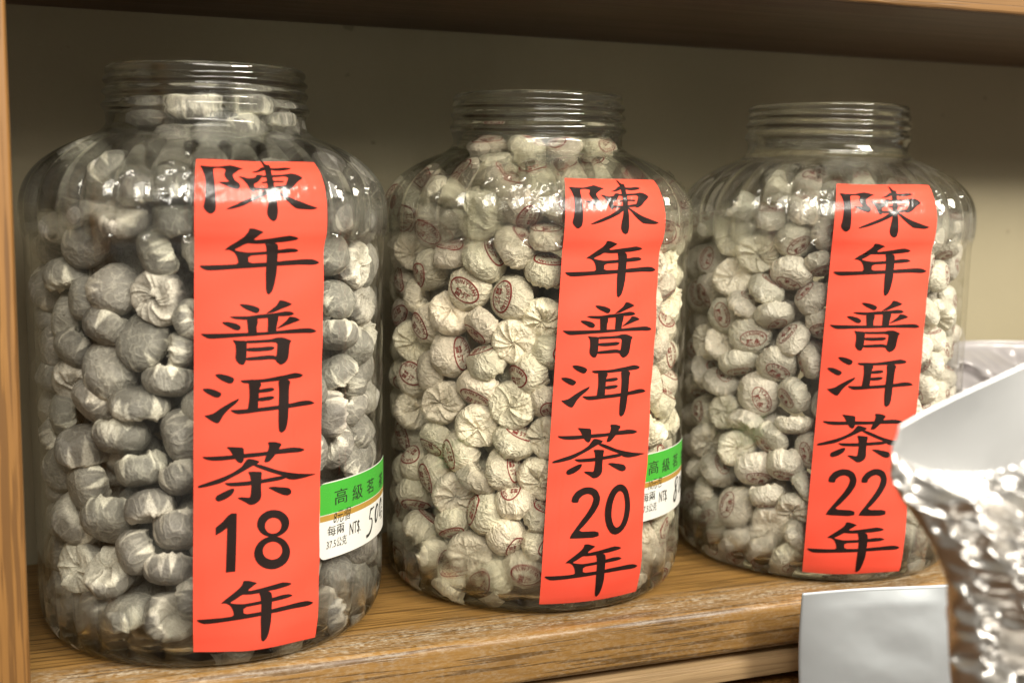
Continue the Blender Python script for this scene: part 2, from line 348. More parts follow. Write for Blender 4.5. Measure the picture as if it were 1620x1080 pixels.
GLY = {"chen":[[[[-273,-103],[-244,-100],[-226,-100],[-201,-100],[-186,-102],[-166,-108],[-154,-110],[-139,-113],[-127,-112],[-107,-107],[-95,-103],[-78,-97],[-77,-94],[-90,-90],[-98,-86],[-109,-78],[-115,-73],[-124,-66],[-127,-62],[-128,-55],[-126,-48],[-121,-36],[-115,-29],[-104,-20],[-99,-14],[-98,-7],[-98,-2],[-102,5],[-105,8],[-110,11],[-117,10],[-135,5],[-147,2],[-165,-6],[-177,-11],[-193,-19],[-193,-22],[-177,-24],[-166,-24],[-149,-25],[-147,-28],[-157,-37],[-162,-45],[-167,-57],[-167,-66],[-161,-81],[-163,-88],[-176,-91],[-188,-92],[-210,-90],[-218,-85],[-218,-71],[-217,-58],[-213,-32],[-212,-13],[-209,17],[-208,39],[-207,73],[-207,89],[-209,106],[-213,114],[-222,121],[-228,123],[-237,121],[-244,116],[-254,106],[-258,99],[-261,91],[-260,83],[-256,66],[-254,44],[-253,-5],[-254,-30],[-258,-52],[-262,-64],[-268,-79],[-273,-89],[-281,-100]]],[[[23,-155],[29,-152],[34,-145],[41,-131],[48,-125],[61,-124],[65,-116],[63,-92],[62,-73],[63,-43],[63,-23],[61,7],[63,26],[68,56],[70,74],[72,98],[73,114],[70,138],[66,149],[56,155],[49,154],[36,147],[29,139],[22,124],[21,111],[24,89],[27,74],[31,49],[32,30],[30,-2],[31,-24],[32,-54],[32,-73],[33,-101],[31,-120],[23,-147]]],[[[-31,-80],[-12,-86],[0,-93],[16,-107],[26,-110],[39,-107],[53,-105],[82,-103],[102,-103],[131,-106],[148,-106],[170,-102],[171,-98],[155,-92],[138,-89],[107,-86],[85,-87],[52,-93],[32,-91],[6,-81],[-10,-78],[-30,-78]]],[[[-100,-55],[-89,-54],[-79,-52],[-59,-46],[-47,-46],[-29,-49],[-21,-53],[-15,-63],[-8,-66],[8,-66],[13,-64],[11,-57],[7,-49],[-5,-33],[-15,-24],[-31,-16],[-34,-7],[-28,8],[-28,15],[-36,23],[-42,23],[-51,15],[-56,8],[-62,-7],[-67,-17],[-76,-30],[-83,-39],[-98,-51]]],[[[-15,-59],[5,-61],[25,-62],[65,-64],[87,-65],[115,-66],[132,-68],[155,-72],[169,-72],[188,-67],[200,-62],[216,-51],[214,-43],[191,-30],[178,-20],[160,-3],[149,4],[132,11],[124,12],[116,10],[115,5],[119,-7],[125,-18],[138,-41],[140,-50],[130,-55],[116,-56],[86,-53],[63,-52],[23,-51],[4,-53],[-16,-57]]],[[[19,-28],[56,-32],[78,-33],[107,-32],[116,-30],[115,-26],[105,-24],[76,-25],[54,-23],[18,-19],[6,-19],[7,-25]]],[[[-24,1],[15,2],[38,2],[70,-3],[89,-5],[116,-8],[124,-5],[123,3],[111,7],[77,9],[58,10],[35,13],[16,14],[-19,15],[-31,12],[-36,3]]],[[[36,9],[35,24],[28,32],[8,44],[-8,51],[-32,63],[-52,71],[-85,84],[-105,91],[-133,99],[-147,101],[-160,102],[-160,99],[-143,90],[-130,84],[-104,73],[-84,64],[-51,50],[-31,41],[-6,26],[9,17],[30,7]]],[[[63,7],[77,16],[90,24],[112,36],[129,44],[160,57],[184,65],[224,77],[248,84],[277,92],[281,96],[260,101],[240,102],[204,100],[186,99],[170,97],[159,92],[143,81],[131,73],[112,58],[100,48],[83,33],[74,26],[64,18],[60,13],[58,6]]]],"nian":[[[[-70,-159],[-53,-158],[-40,-154],[-15,-145],[-9,-140],[-17,-135],[-26,-129],[-47,-115],[-52,-109],[-47,-107],[-35,-107],[-3,-111],[16,-113],[44,-117],[65,-120],[103,-125],[122,-126],[142,-122],[153,-119],[166,-112],[166,-108],[152,-103],[136,-101],[105,-97],[86,-95],[60,-94],[44,-92],[21,-90],[1,-89],[-39,-88],[-58,-89],[-75,-91],[-86,-88],[-102,-78],[-114,-71],[-135,-60],[-135,-55],[-114,-50],[-100,-48],[-81,-45],[-58,-45],[-8,-48],[21,-50],[59,-55],[82,-57],[114,-61],[131,-61],[150,-60],[161,-57],[174,-50],[174,-46],[159,-42],[146,-40],[121,-38],[104,-37],[77,-36],[57,-35],[21,-33],[-8,-31],[-57,-28],[-74,-19],[-73,2],[-57,8],[-8,7],[20,6],[54,4],[76,2],[111,-1],[141,-2],[197,-5],[226,-5],[256,-3],[273,2],[294,12],[293,18],[273,23],[251,24],[207,22],[174,21],[122,22],[96,23],[70,23],[51,24],[23,26],[-12,28],[-88,32],[-129,34],[-174,37],[-202,39],[-242,41],[-261,40],[-277,34],[-285,29],[-294,20],[-287,17],[-257,17],[-232,16],[-185,15],[-159,14],[-130,12],[-120,5],[-123,-13],[-127,-25],[-135,-39],[-142,-47],[-154,-54],[-163,-57],[-179,-57],[-180,-59],[-170,-68],[-160,-76],[-139,-91],[-124,-102],[-99,-121],[-88,-131],[-80,-142],[-77,-148],[-76,-157]]],[[[5,-92],[14,-96],[25,-96],[48,-91],[58,-87],[64,-78],[67,-63],[67,-25],[66,0],[65,39],[63,64],[57,98],[53,116],[47,136],[42,146],[31,158],[26,159],[18,152],[14,133],[12,84],[11,51],[13,2],[13,-25],[10,-57],[8,-72],[3,-86]]]],"pu":[[[[-108,-142],[-97,-143],[-85,-142],[-61,-138],[-46,-134],[-26,-126],[-18,-121],[-14,-115],[-15,-110],[-20,-101],[-24,-98],[-33,-98],[-42,-101],[-62,-110],[-74,-115],[-88,-123],[-97,-129],[-108,-139]]],[[[86,-156],[104,-153],[117,-148],[140,-138],[145,-134],[136,-129],[123,-124],[93,-114],[77,-108],[59,-101],[49,-98],[36,-97],[28,-96],[18,-94],[20,-98],[38,-110],[48,-118],[61,-127],[68,-133],[74,-142],[77,-147],[80,-154]]],[[[-153,-84],[-138,-86],[-122,-86],[-88,-85],[-65,-85],[-31,-89],[-11,-91],[15,-92],[32,-93],[57,-95],[75,-97],[101,-100],[117,-101],[136,-99],[145,-96],[156,-89],[156,-85],[146,-81],[135,-79],[113,-78],[98,-78],[74,-79],[58,-77],[32,-74],[13,-72],[-17,-71],[-37,-70],[-67,-68],[-86,-68],[-115,-71],[-132,-74],[-151,-81]]],[[[-66,-73],[-35,-72],[-25,-69],[-23,-59],[-24,-50],[-28,-33],[-28,-22],[-27,-5],[-35,0],[-60,0],[-68,-5],[-70,-23],[-71,-38],[-75,-65]]],[[[34,-90],[66,-89],[77,-84],[77,-72],[76,-60],[71,-38],[69,-25],[68,-8],[59,-2],[33,-2],[25,-11],[26,-37],[26,-54],[24,-82]]],[[[-185,-61],[-170,-61],[-157,-60],[-133,-54],[-121,-50],[-109,-42],[-104,-37],[-103,-30],[-104,-26],[-110,-20],[-116,-19],[-125,-20],[-135,-23],[-154,-34],[-165,-40],[-177,-47],[-183,-52],[-189,-58]]],[[[140,-74],[159,-71],[171,-67],[189,-57],[189,-53],[172,-48],[157,-44],[129,-35],[111,-30],[85,-22],[75,-20],[72,-22],[77,-26],[92,-36],[103,-44],[119,-57],[126,-64],[131,-73]]],[[[-279,-7],[-252,-6],[-228,-6],[-180,-6],[-145,-6],[-87,-6],[-50,-6],[5,-6],[45,-7],[108,-10],[145,-12],[193,-13],[217,-13],[241,-12],[254,-9],[269,-4],[277,0],[285,6],[283,9],[269,12],[251,13],[213,10],[176,9],[107,7],[62,7],[-4,9],[-46,11],[-105,12],[-144,14],[-204,17],[-229,18],[-246,17],[-256,14],[-270,6],[-277,1],[-285,-5]]],[[[-137,26],[-121,29],[-108,30],[-84,31],[-75,36],[-74,49],[-74,62],[-75,87],[-75,101],[-77,121],[-80,132],[-86,144],[-92,147],[-103,144],[-110,140],[-120,129],[-124,123],[-126,113],[-126,102],[-124,80],[-125,67],[-127,49],[-131,40],[-139,28]]],[[[-71,31],[-31,31],[-6,31],[30,30],[47,29],[62,25],[75,24],[96,24],[112,28],[139,39],[147,45],[140,54],[137,65],[134,90],[133,105],[130,125],[126,135],[117,146],[109,151],[96,156],[88,155],[77,147],[71,141],[63,130],[62,124],[67,114],[70,105],[72,87],[73,75],[74,55],[68,48],[48,45],[30,45],[-6,45],[-29,45],[-64,45],[-77,42],[-82,34]]],[[[-64,66],[-29,66],[-5,66],[30,64],[46,65],[58,69],[60,73],[53,80],[45,83],[27,85],[12,85],[-16,86],[-35,86],[-65,83],[-75,79],[-75,69]]],[[[-66,111],[-29,109],[-5,107],[31,106],[50,108],[71,115],[76,120],[71,129],[64,130],[48,127],[31,126],[-5,127],[-29,127],[-66,127],[-79,124],[-79,114]]]],"er":[[[[-216,-150],[-204,-152],[-193,-151],[-171,-146],[-158,-142],[-141,-134],[-135,-129],[-132,-123],[-134,-118],[-139,-108],[-144,-105],[-153,-104],[-162,-107],[-181,-116],[-192,-122],[-207,-133],[-213,-139],[-219,-147]]],[[[-272,-83],[-256,-84],[-245,-83],[-226,-78],[-214,-73],[-197,-64],[-191,-59],[-191,-51],[-193,-47],[-201,-40],[-207,-38],[-217,-40],[-227,-44],[-245,-54],[-255,-60],[-267,-69],[-272,-74],[-276,-81]]],[[[-112,-29],[-109,-26],[-111,-21],[-119,-10],[-129,-1],[-148,14],[-159,24],[-174,40],[-182,51],[-191,68],[-196,76],[-201,83],[-205,85],[-212,84],[-220,81],[-237,71],[-248,63],[-264,50],[-266,45],[-254,44],[-245,42],[-228,37],[-216,30],[-197,16],[-183,7],[-159,-7],[-143,-16],[-120,-26]]],[[[-98,-118],[-71,-119],[-50,-119],[-12,-118],[13,-119],[52,-123],[76,-126],[111,-129],[132,-132],[159,-135],[174,-135],[192,-131],[201,-128],[213,-121],[213,-117],[202,-111],[187,-109],[156,-108],[134,-107],[99,-105],[74,-104],[35,-103],[9,-102],[-29,-102],[-46,-102],[-61,-101],[-71,-102],[-86,-104],[-94,-107],[-104,-115]]],[[[-55,-107],[-23,-105],[-10,-102],[-5,-94],[-6,-87],[-12,-75],[-14,-64],[-15,-41],[-15,-27],[-17,-7],[-17,6],[-18,23],[-28,29],[-56,30],[-65,28],[-66,20],[-64,8],[-61,-22],[-60,-41],[-61,-66],[-63,-81],[-65,-101]]],[[[90,-110],[118,-108],[131,-105],[142,-97],[144,-90],[139,-74],[137,-55],[136,-14],[135,13],[133,53],[132,77],[129,107],[126,123],[120,139],[114,146],[103,152],[97,151],[89,143],[86,133],[84,108],[83,83],[83,33],[84,3],[85,-35],[85,-60],[81,-98]]],[[[-9,-69],[17,-72],[32,-73],[47,-73],[55,-71],[61,-64],[61,-61],[51,-56],[40,-54],[17,-52],[4,-52],[-12,-52],[-18,-56],[-18,-65]]],[[[-9,-29],[18,-31],[32,-32],[48,-32],[55,-30],[62,-24],[60,-20],[48,-14],[36,-12],[10,-10],[-2,-10],[-15,-12],[-18,-15],[-18,-25]]],[[[-143,23],[-121,24],[-104,24],[-75,23],[-55,22],[-25,21],[4,20],[61,17],[91,16],[127,13],[152,11],[195,6],[217,5],[241,7],[256,11],[276,22],[276,26],[256,29],[236,30],[194,31],[171,32],[144,33],[116,35],[63,37],[31,39],[-10,40],[-35,42],[-70,45],[-89,46],[-111,46],[-122,43],[-134,37],[-141,32],[-148,26]]]],"cha":[[[[-271,-100],[-250,-99],[-227,-99],[-178,-99],[-146,-100],[-97,-102],[-60,-103],[3,-103],[38,-105],[77,-109],[104,-111],[145,-112],[166,-111],[189,-107],[203,-103],[221,-95],[221,-90],[203,-85],[185,-84],[148,-86],[122,-86],[82,-87],[46,-86],[-18,-83],[-57,-82],[-112,-80],[-144,-79],[-188,-77],[-210,-77],[-235,-79],[-247,-82],[-262,-87],[-269,-91],[-276,-98]]],[[[-160,-142],[-138,-140],[-121,-138],[-94,-135],[-85,-128],[-84,-110],[-84,-97],[-84,-74],[-87,-65],[-94,-58],[-100,-58],[-110,-63],[-117,-69],[-126,-82],[-132,-92],[-140,-107],[-145,-116],[-152,-127],[-157,-132],[-165,-140]]],[[[37,-150],[57,-149],[71,-147],[95,-139],[101,-132],[93,-119],[88,-110],[80,-98],[74,-90],[63,-77],[55,-69],[43,-56],[33,-52],[19,-52],[15,-56],[18,-67],[21,-76],[27,-90],[31,-102],[37,-121],[38,-133],[32,-146]]],[[[-64,-76],[-51,-75],[-39,-72],[-15,-63],[-9,-58],[-14,-51],[-21,-47],[-37,-42],[-50,-36],[-73,-24],[-90,-15],[-119,-1],[-140,9],[-174,26],[-197,35],[-231,43],[-253,48],[-285,53],[-296,52],[-296,44],[-285,39],[-253,28],[-231,21],[-197,10],[-175,2],[-144,-11],[-126,-20],[-104,-34],[-93,-42],[-84,-54],[-78,-62],[-71,-72]]],[[[-37,-46],[-19,-46],[-5,-43],[21,-33],[40,-25],[72,-11],[94,-3],[126,7],[152,14],[194,24],[227,30],[282,39],[296,43],[280,45],[264,46],[234,50],[214,51],[185,52],[168,51],[145,46],[132,41],[116,29],[105,22],[88,15],[72,9],[40,-4],[20,-13],[-11,-27],[-26,-35],[-39,-44]]],[[[-168,33],[-139,33],[-114,33],[-69,32],[-44,31],[-14,30],[13,28],[65,24],[90,23],[112,23],[121,26],[127,33],[123,37],[107,41],[80,44],[17,47],[-16,49],[-51,52],[-78,53],[-125,52],[-145,51],[-157,47],[-164,43],[-174,35]]],[[[-58,-14],[-37,-13],[-23,-11],[-3,-9],[3,-3],[1,12],[0,28],[-1,61],[-1,80],[1,103],[0,115],[-4,127],[-10,135],[-23,145],[-33,149],[-48,150],[-57,148],[-67,140],[-79,132],[-107,115],[-112,109],[-99,107],[-89,108],[-69,111],[-60,112],[-54,110],[-51,101],[-49,76],[-48,59],[-50,33],[-52,20],[-56,4],[-59,-4],[-64,-11]]],[[[-130,63],[-128,70],[-129,75],[-135,86],[-141,94],[-156,105],[-168,112],[-190,120],[-200,122],[-209,118],[-213,114],[-215,107],[-214,102],[-209,94],[-200,88],[-180,78],[-167,72],[-150,65],[-142,63],[-133,62]]],[[[36,72],[52,71],[66,72],[93,78],[110,81],[135,87],[146,92],[155,103],[157,109],[156,118],[152,122],[142,126],[134,126],[121,123],[108,118],[83,104],[66,94],[39,77]]]],"one":[[[[24,-146],[49,-144],[48,-25],[45,146],[0,146],[2,57],[5,-75],[-24,-54],[-49,-41],[-49,-79],[-16,-107],[8,-135]]]],"eight":[[[[84,-69],[81,-55],[75,-41],[64,-30],[50,-21],[34,-15],[16,-13],[-2,-14],[-20,-18],[-37,-25],[-52,-35],[-64,-47],[-73,-61],[-79,-76],[-80,-91],[-77,-106],[-71,-119],[-61,-131],[-48,-140],[-33,-147],[-15,-150],[3,-149],[21,-145],[39,-138],[54,-127],[67,-115],[77,-100],[83,-85]],[[43,-65],[41,-56],[38,-48],[33,-41],[26,-36],[17,-32],[8,-31],[-1,-31],[-10,-33],[-19,-37],[-27,-43],[-33,-50],[-38,-58],[-41,-67],[-41,-76],[-40,-84],[-37,-92],[-31,-99],[-24,-105],[-16,-108],[-8,-110],[2,-110],[11,-108],[20,-104],[28,-98],[35,-91],[39,-82],[42,-74]]],[[[91,80],[88,98],[80,115],[68,129],[53,139],[35,146],[15,150],[-5,149],[-26,144],[-44,135],[-61,123],[-74,108],[-84,91],[-90,72],[-91,54],[-88,36],[-81,19],[-70,4],[-56,-7],[-38,-15],[-19,-18],[1,-18],[21,-13],[41,-4],[58,9],[72,24],[83,42],[90,61]],[[50,63],[49,73],[44,82],[38,90],[30,96],[20,100],[9,101],[-2,101],[-13,98],[-23,93],[-32,87],[-40,78],[-45,69],[-48,59],[-49,49],[-48,39],[-44,30],[-38,22],[-30,16],[-20,12],[-9,10],[2,10],[12,13],[23,18],[32,25],[40,33],[46,43],[49,53]]]],"two":[[[[-88,-71],[-85,-91],[-79,-103],[-66,-121],[-54,-131],[-29,-143],[-12,-147],[16,-146],[33,-141],[56,-127],[67,-113],[78,-88],[80,-72],[78,-48],[71,-30],[53,2],[38,23],[10,58],[-7,77],[-31,100],[-15,108],[60,110],[86,119],[88,140],[53,147],[-50,145],[-83,143],[-82,135],[-73,118],[-44,77],[-26,51],[1,14],[15,-8],[31,-39],[36,-56],[40,-74],[38,-84],[31,-97],[23,-103],[8,-108],[-3,-108],[-20,-103],[-29,-97],[-41,-86],[-46,-78],[-48,-64],[-57,-61],[-81,-63]]]],"zero":[[[[88,12],[83,44],[75,74],[63,100],[47,121],[29,136],[10,144],[-9,146],[-29,140],[-46,127],[-61,107],[-73,83],[-82,54],[-87,23],[-88,-9],[-84,-42],[-77,-72],[-66,-98],[-52,-120],[-35,-135],[-17,-144],[3,-146],[22,-140],[41,-127],[58,-107],[71,-82],[81,-53],[87,-21]],[[49,6],[46,29],[42,51],[35,70],[27,86],[18,97],[7,103],[-3,105],[-13,101],[-22,92],[-30,78],[-37,61],[-42,40],[-44,18],[-44,-6],[-42,-29],[-38,-51],[-32,-70],[-24,-86],[-15,-97],[-5,-104],[6,-105],[16,-101],[26,-93],[34,-79],[41,-61],[46,-41],[49,-18]]]]}
S_ROW = [('chen', -.0019, .0522), ('nian', -.0003, .087), ('pu', -.0005, .1214), ('er', -.0004, .1552), ('cha', -.0003, .1895), ('nian', -.0008, .2581)]
DIG = {1: [('one', -.0167, .2225), ('eight', .0059, .2232)], 2: [('two', -.0088, .2240), ('zero', .0117, .2239)], 3: [('two', -.0126, .2235), ('two', .0072, .2235)]}
def flat_polys_to_mesh(name, polys, mapper, step=.0028, zstack=4e-6):
    """2-D outlines (metres) -> triangulated, cut in a grid so that they can follow the curved glass"""
    bm = bmesh.new(); lay = bm.verts.layers.float.new('k')
    for n, loops in enumerate(polys):
        if len(loops) == 2 and len(loops[0]) == len(loops[1]):
            A = [bm.verts.new((*p, 0)) for p in loops[0]]; B = [bm.verts.new((*p, 0)) for p in loops[1]]
            for v in A+B: v[lay] = n
            for i in range(len(A)):
                j = (i+1) % len(A); bm.faces.new((A[i], A[j], B[j], B[i]))
        else:
            A = [bm.verts.new((*p, 0)) for p in loops[0]]
            for v in A: v[lay] = n
            for tri in tessellate_polygon([[Vector((*p, 0)) for p in loops[0]]]): bm.faces.new([A[i] for i in tri])
    xs = [v.co.x for v in bm.verts]; ys = [v.co.y for v in bm.verts]
    for ax, lo, hi in ((0, min(xs), max(xs)), (1, min(ys), max(ys))):
        c = lo+step
        while c < hi:
            co = (c, 0, 0) if ax == 0 else (0, c, 0); no = (1, 0, 0) if ax == 0 else (0, 1, 0)
            bmesh.ops.bisect_plane(bm, geom=bm.verts[:]+bm.edges[:]+bm.faces[:], plane_co=co, plane_no=no, dist=1e-7)
            c += step
    P = np.array([v.co[:2] for v in bm.verts]); K = np.array([v[lay] for v in bm.verts])
    Q = mapper(P[:, 0], P[:, 1], K*zstack)
    for v, q in zip(bm.verts, Q): v.co = Vector(q)
    bmesh.ops.recalc_face_normals(bm, faces=bm.faces[:])
    for f in bm.faces: f.smooth = True
    me = bpy.data.meshes.new(name); bm.to_mesh(me); bm.free(); return me
_txt = {}
def text_tris(body, size=1.0, shear=0.0, bold=0.0):
    key = (body, shear, bold)
    if key not in _txt:
        c = bpy.data.curves.new('t', 'FONT'); c.body = body; c.size = 1; c.align_x = 'CENTER'; c.align_y = 'CENTER'; c.shear = shear; c.resolution_u = 2; c.offset = bold
        o = bpy.data.objects.new('t', c); COL.objects.link(o)
        dg = bpy.context.evaluated_depsgraph_get(); me = o.evaluated_get(dg).to_mesh()
        V = np.array([v.co[:2] for v in me.vertices]) if len(me.vertices) else np.zeros((0, 2)); F = [tuple(p.vertices) for p in me.polygons]
        if len(V): V = V-(V.min(0)+V.max(0))/2
        o.evaluated_get(dg).to_mesh_clear(); bpy.data.objects.remove(o); bpy.data.curves.remove(c)
        _txt[key] = (V, F)
    V, F = _txt[key]; return V*size, F
def join_tris(parts):
    V = []; F = []; n = 0
    for v, f in parts:
        V.append(v); F += [tuple(i+n for i in t) for t in f]; n += len(v)
    return np.vstack(V), F

HAND = {'5': [[(.85, .0), (.30, .03)], [(.32, .03), (.22, .40), (.50, .36), (.74, .50), (.70, .78), (.42, .98), (.05, 1.0)]],
        '0': [[(.5, 0), (.22, .18), (.15, .55), (.32, .95), (.6, .92), (.82, .5), (.78, .15), (.5, 0)]],
        '8': [[(.82, .10), (.5, 0), (.22, .14), (.30, .36), (.68, .60), (.78, .84), (.48, 1.0), (.18, .86), (.26, .60), (.70, .34), (.82, .10)]]}
def hand_figures(seq, wd):
    parts = []
    for ch, x, y, w_, h_ in seq:
        for pl in HAND[ch]:
            P = smooth_poly([(x+a*w_+(1-b)*.22*h_, y+b*h_) for a, b in pl], 2)
            d = np.gradient(P, axis=0); d /= np.linalg.norm(d, axis=1)[:, None]+1e-9; nn = np.stack([-d[:, 1], d[:, 0]], 1)
            t = np.linspace(0, 1, len(P)); ww = wd*(.75+.35*np.sin(t*5+x*900))[:, None]
            m = len(P); parts.append((np.vstack([P+nn*ww, P-nn*ww]), [(k, k+1, m+k+1, m+k) for k in range(m-1)]))
    return join_tris(parts)
def rounded_rect(w, h, r, n=6):
    P = []
    for cx, cy, a0 in ((w-r, r, -90), (w-r, h-r, 0), (r, h-r, 90), (r, r, 180)):
        for k in range(n+1):
            a = R(a0+90*k/n); P.append((cx+r*math.cos(a), cy+r*math.sin(a)))
    return P
JLABEL = {1: 'large open glass jar marked 18 holding grey tea balls beside the post',
          2: 'large open glass jar marked 20 holding cream red-stamped tea balls, the middle one',
          3: 'large open glass jar marked 22 holding small tea balls beside foil bags'}
def build_jar(j):
    x, y, sc = JARS[j]
    t = empty('glass_jar', (x, y, .0004)); t.scale = (sc,)*3
    tag(t, JLABEL[j], 'jar', 'fluted glass jars on the shelf')
    g = obj('glass_body', jar_me, M['glass'], t); g.rotation_euler = (0, 0, .37*j)
    # red strip
    off = SOFF[j]; s0, s1, hw = .0375+off*.5, .278+off*.55, .0320
    nu, nv = 25, 120
    U, S = np.meshgrid(np.linspace(-hw, hw, nu), np.linspace(s0, s1, nv))
    S = S+.0012*(U/hw)*(1 if j == 1 else -.3)*(S > .27)
    lift = lambda u, s: .0011+.0004*np.sin(s*95+j)*np.sin(u*120+j*2)+.0002*np.sin(s*230+u*90+j)
    P = surf(strip_uv(j, U, S), S, lift(U, S)).reshape(-1, 3)
    strip = obj('paper_strip', mesh('strip', P, grid_faces(nu, nv)), M['red'], t)
    glyphs = [(k, du, s+off) for k, du, s in S_ROW]+[(k, du, s+off) for k, du, s in DIG[j]]
    for k, du, s in glyphs:
        polys = [[[(a*1e-4+du, b*1e-4+s) for a, b in l] for l in p] for p in GLY[k]]
        polys = [[[(min(max(a, -hw+.0004), hw-.0004), b) for a, b in l] for l in p] for p in polys]
        me = flat_polys_to_mesh(k, polys, lambda u, s_, e: surf(strip_uv(j, u, s_), s_, lift(u, s_)+.0003+e))
        obj('numeral' if k in ('one', 'eight', 'two', 'zero') else 'brush_character', me, M['ink'], strip)
    # clear tape laid over the strip
    nu, nv = 121, 190; tw = hw+.006
    U, S = np.meshgrid(np.linspace(-tw-.002, tw, nu), np.linspace(.018, s1+.002, nv))
    cr = np.zeros_like(U)
    rg = np.random.default_rng(40+j)
    amp = np.clip((.088-S)/.03, .12, 1)*.42
    for _ in range(12):
        a = rg.uniform(0, np.pi); k = rg.uniform(90, 420); ph = rg.uniform(0, 6.3)
        q = np.abs(((np.cos(a)*U+np.sin(a)*S)*k+ph+.6*np.sin(U*150+ph)) % 2-1)
        cr += q**6*rg.uniform(-.00035, .0005)
    vr = np.zeros_like(U)
    for _ in range(14):
        u0 = rg.uniform(-tw, tw); s_a = rg.uniform(.06, .2); ln = rg.uniform(.03, .12); wd = rg.uniform(.0006, .0016)
        vr += np.exp(-((U-u0-(S-s_a)*rg.uniform(-.12, .12))/wd)**2)*np.clip(np.sin(np.clip((S-s_a)/ln, 0, 1)*np.pi), 0, 1)*rg.uniform(.0003, .0010)
    P = surf(strip_uv(j, U, S), S, lift(U, S)+.0009+np.clip(cr*amp, -.0003, .0016)+.0006*amp+vr).reshape(-1, 3)
    obj('clear_tape', mesh('tape', P, grid_faces(nu, nv)), M['tape'], t)
    # loose clear tape round the shoulder on either side of the strip
    for u0, u1 in ((-.080, -.0335), (.0335, .068)):
        nu, nv = 90, 70
        U, S = np.meshgrid(np.linspace(u0, u1, nu), np.linspace(.034, .084, nv))
        S = S+.002*np.sin(U*60+j); cr = np.zeros_like(U)
        for _ in range(22):
            a = rg.uniform(0, np.pi); k = rg.uniform(60, 260); ph = rg.uniform(0, 6.3)
            cr += np.abs(((np.cos(a)*U+np.sin(a)*S)*k+ph+.3*np.sin(U*110+S*70+ph)) % 2-1)**4*rg.uniform(-.0005, .0009)
        top_ = np.clip((.072-S)/.02, .1, 1)
        P = surf(strip_uv(j, U, S), S, .0012+np.clip(cr, -.0006, .0024)*top_).reshape(-1, 3)
        obj('clear_tape', mesh('band', P, grid_faces(nu, nv)), M['film'], t)
    # price sticker
    if j != 3:
        a0, b0 = (.0425, .1996) if j == 1 else (.0282, .1981)
        th0 = lambda u: (a0+u)/.0938
        mp = lambda o_: (lambda u, v, e: surf(th0(u), b0+v, o_+e))
        stw, sth = .082, .0398
        st = obj('price_sticker', flat_polys_to_mesh('sticker', [[rounded_rect(stw, sth, .004)]], mp(.00025), .004, 0), M['white'], t)
        rr = [p for p in rounded_rect(stw, sth, .004)]
        top = [(min(max(u, .0006), stw-.0006), max(v, .0005)) for u, v in rr if v < .02]
        gpoly = [(stw-.0006, .0166), (.0006, .0166)]+sorted(top, key=lambda p: (p[0], -p[1] if p[0] < .01 else p[1]))
        obj('green_band', flat_polys_to_mesh('green', [[gpoly]], mp(.00033), .004, 0), M['green'], st)
        obj('gold_stripe', flat_polys_to_mesh('gold', [[[(.0006, .0169), (stw-.0006, .0169), (stw-.0006, .0200), (.0006, .0200)]]], mp(.00034), .004, 0), M['gold'], st)
        items = [('高', .0154, .0088, .0098, .0080, 0), ('級', .0296, .0096, .0098, .0080, 0), ('茗', .0442, .0097, .0098, .0078, 0), ('茶', .0635, .0108, .0098, .0078, 0),
                 ('每兩', .0116, .0256, .0122, .0054, 0), ('37.5公克', .0122, .0324, .0150, .0050, .08), ('NT$.', .0272, .0284, .0102, .0074, .08)]
        hand = [('8元/個', .0165, .0190, .0135, .0068, .25), ('元', .0655, .0300, .0055, .0060, .2)] if j == 1 else [('10元/包', .0178, .0186, .0140, .0066, .25), ('元', .0685, .0290, .0055, .0060, .2)]
        fig = [('5', .0385, .0224, .0095, .0138), ('0', .0495, .0222, .0075, .0100), ('0', .0580, .0212, .0075, .0100)] if j == 1 else [('8', .0410, .0205, .0095, .0150), ('0', .0525, .0225, .0075, .0100), ('0', .0610, .0218, .0075, .0100)]
        V, F = hand_figures(fig, .00078)
        obj('handwritten_price', mesh('price', surf(th0(V[:, 0]), b0+V[:, 1], .00052), F, False), M['print'], st)
        for body, u, v, bw, bh, shear in items+hand:
            V, F = text_tris(body, 1.0, shear, .012 if body in ('500', '800') else -.004 if len(body) > 3 else 0)
            if not len(V): continue
            V = V/np.ptp(V, axis=0)*np.array([bw, bh])
            V = np.stack([V[:, 0]+u, -V[:, 1]+v], 1)
            me = mesh('lettering', surf(th0(V[:, 0]), b0+V[:, 1], .00048), F, False)
            obj('lettering', me, M['print'], st)
    return t
for j in (1, 2, 3): build_jar(j)

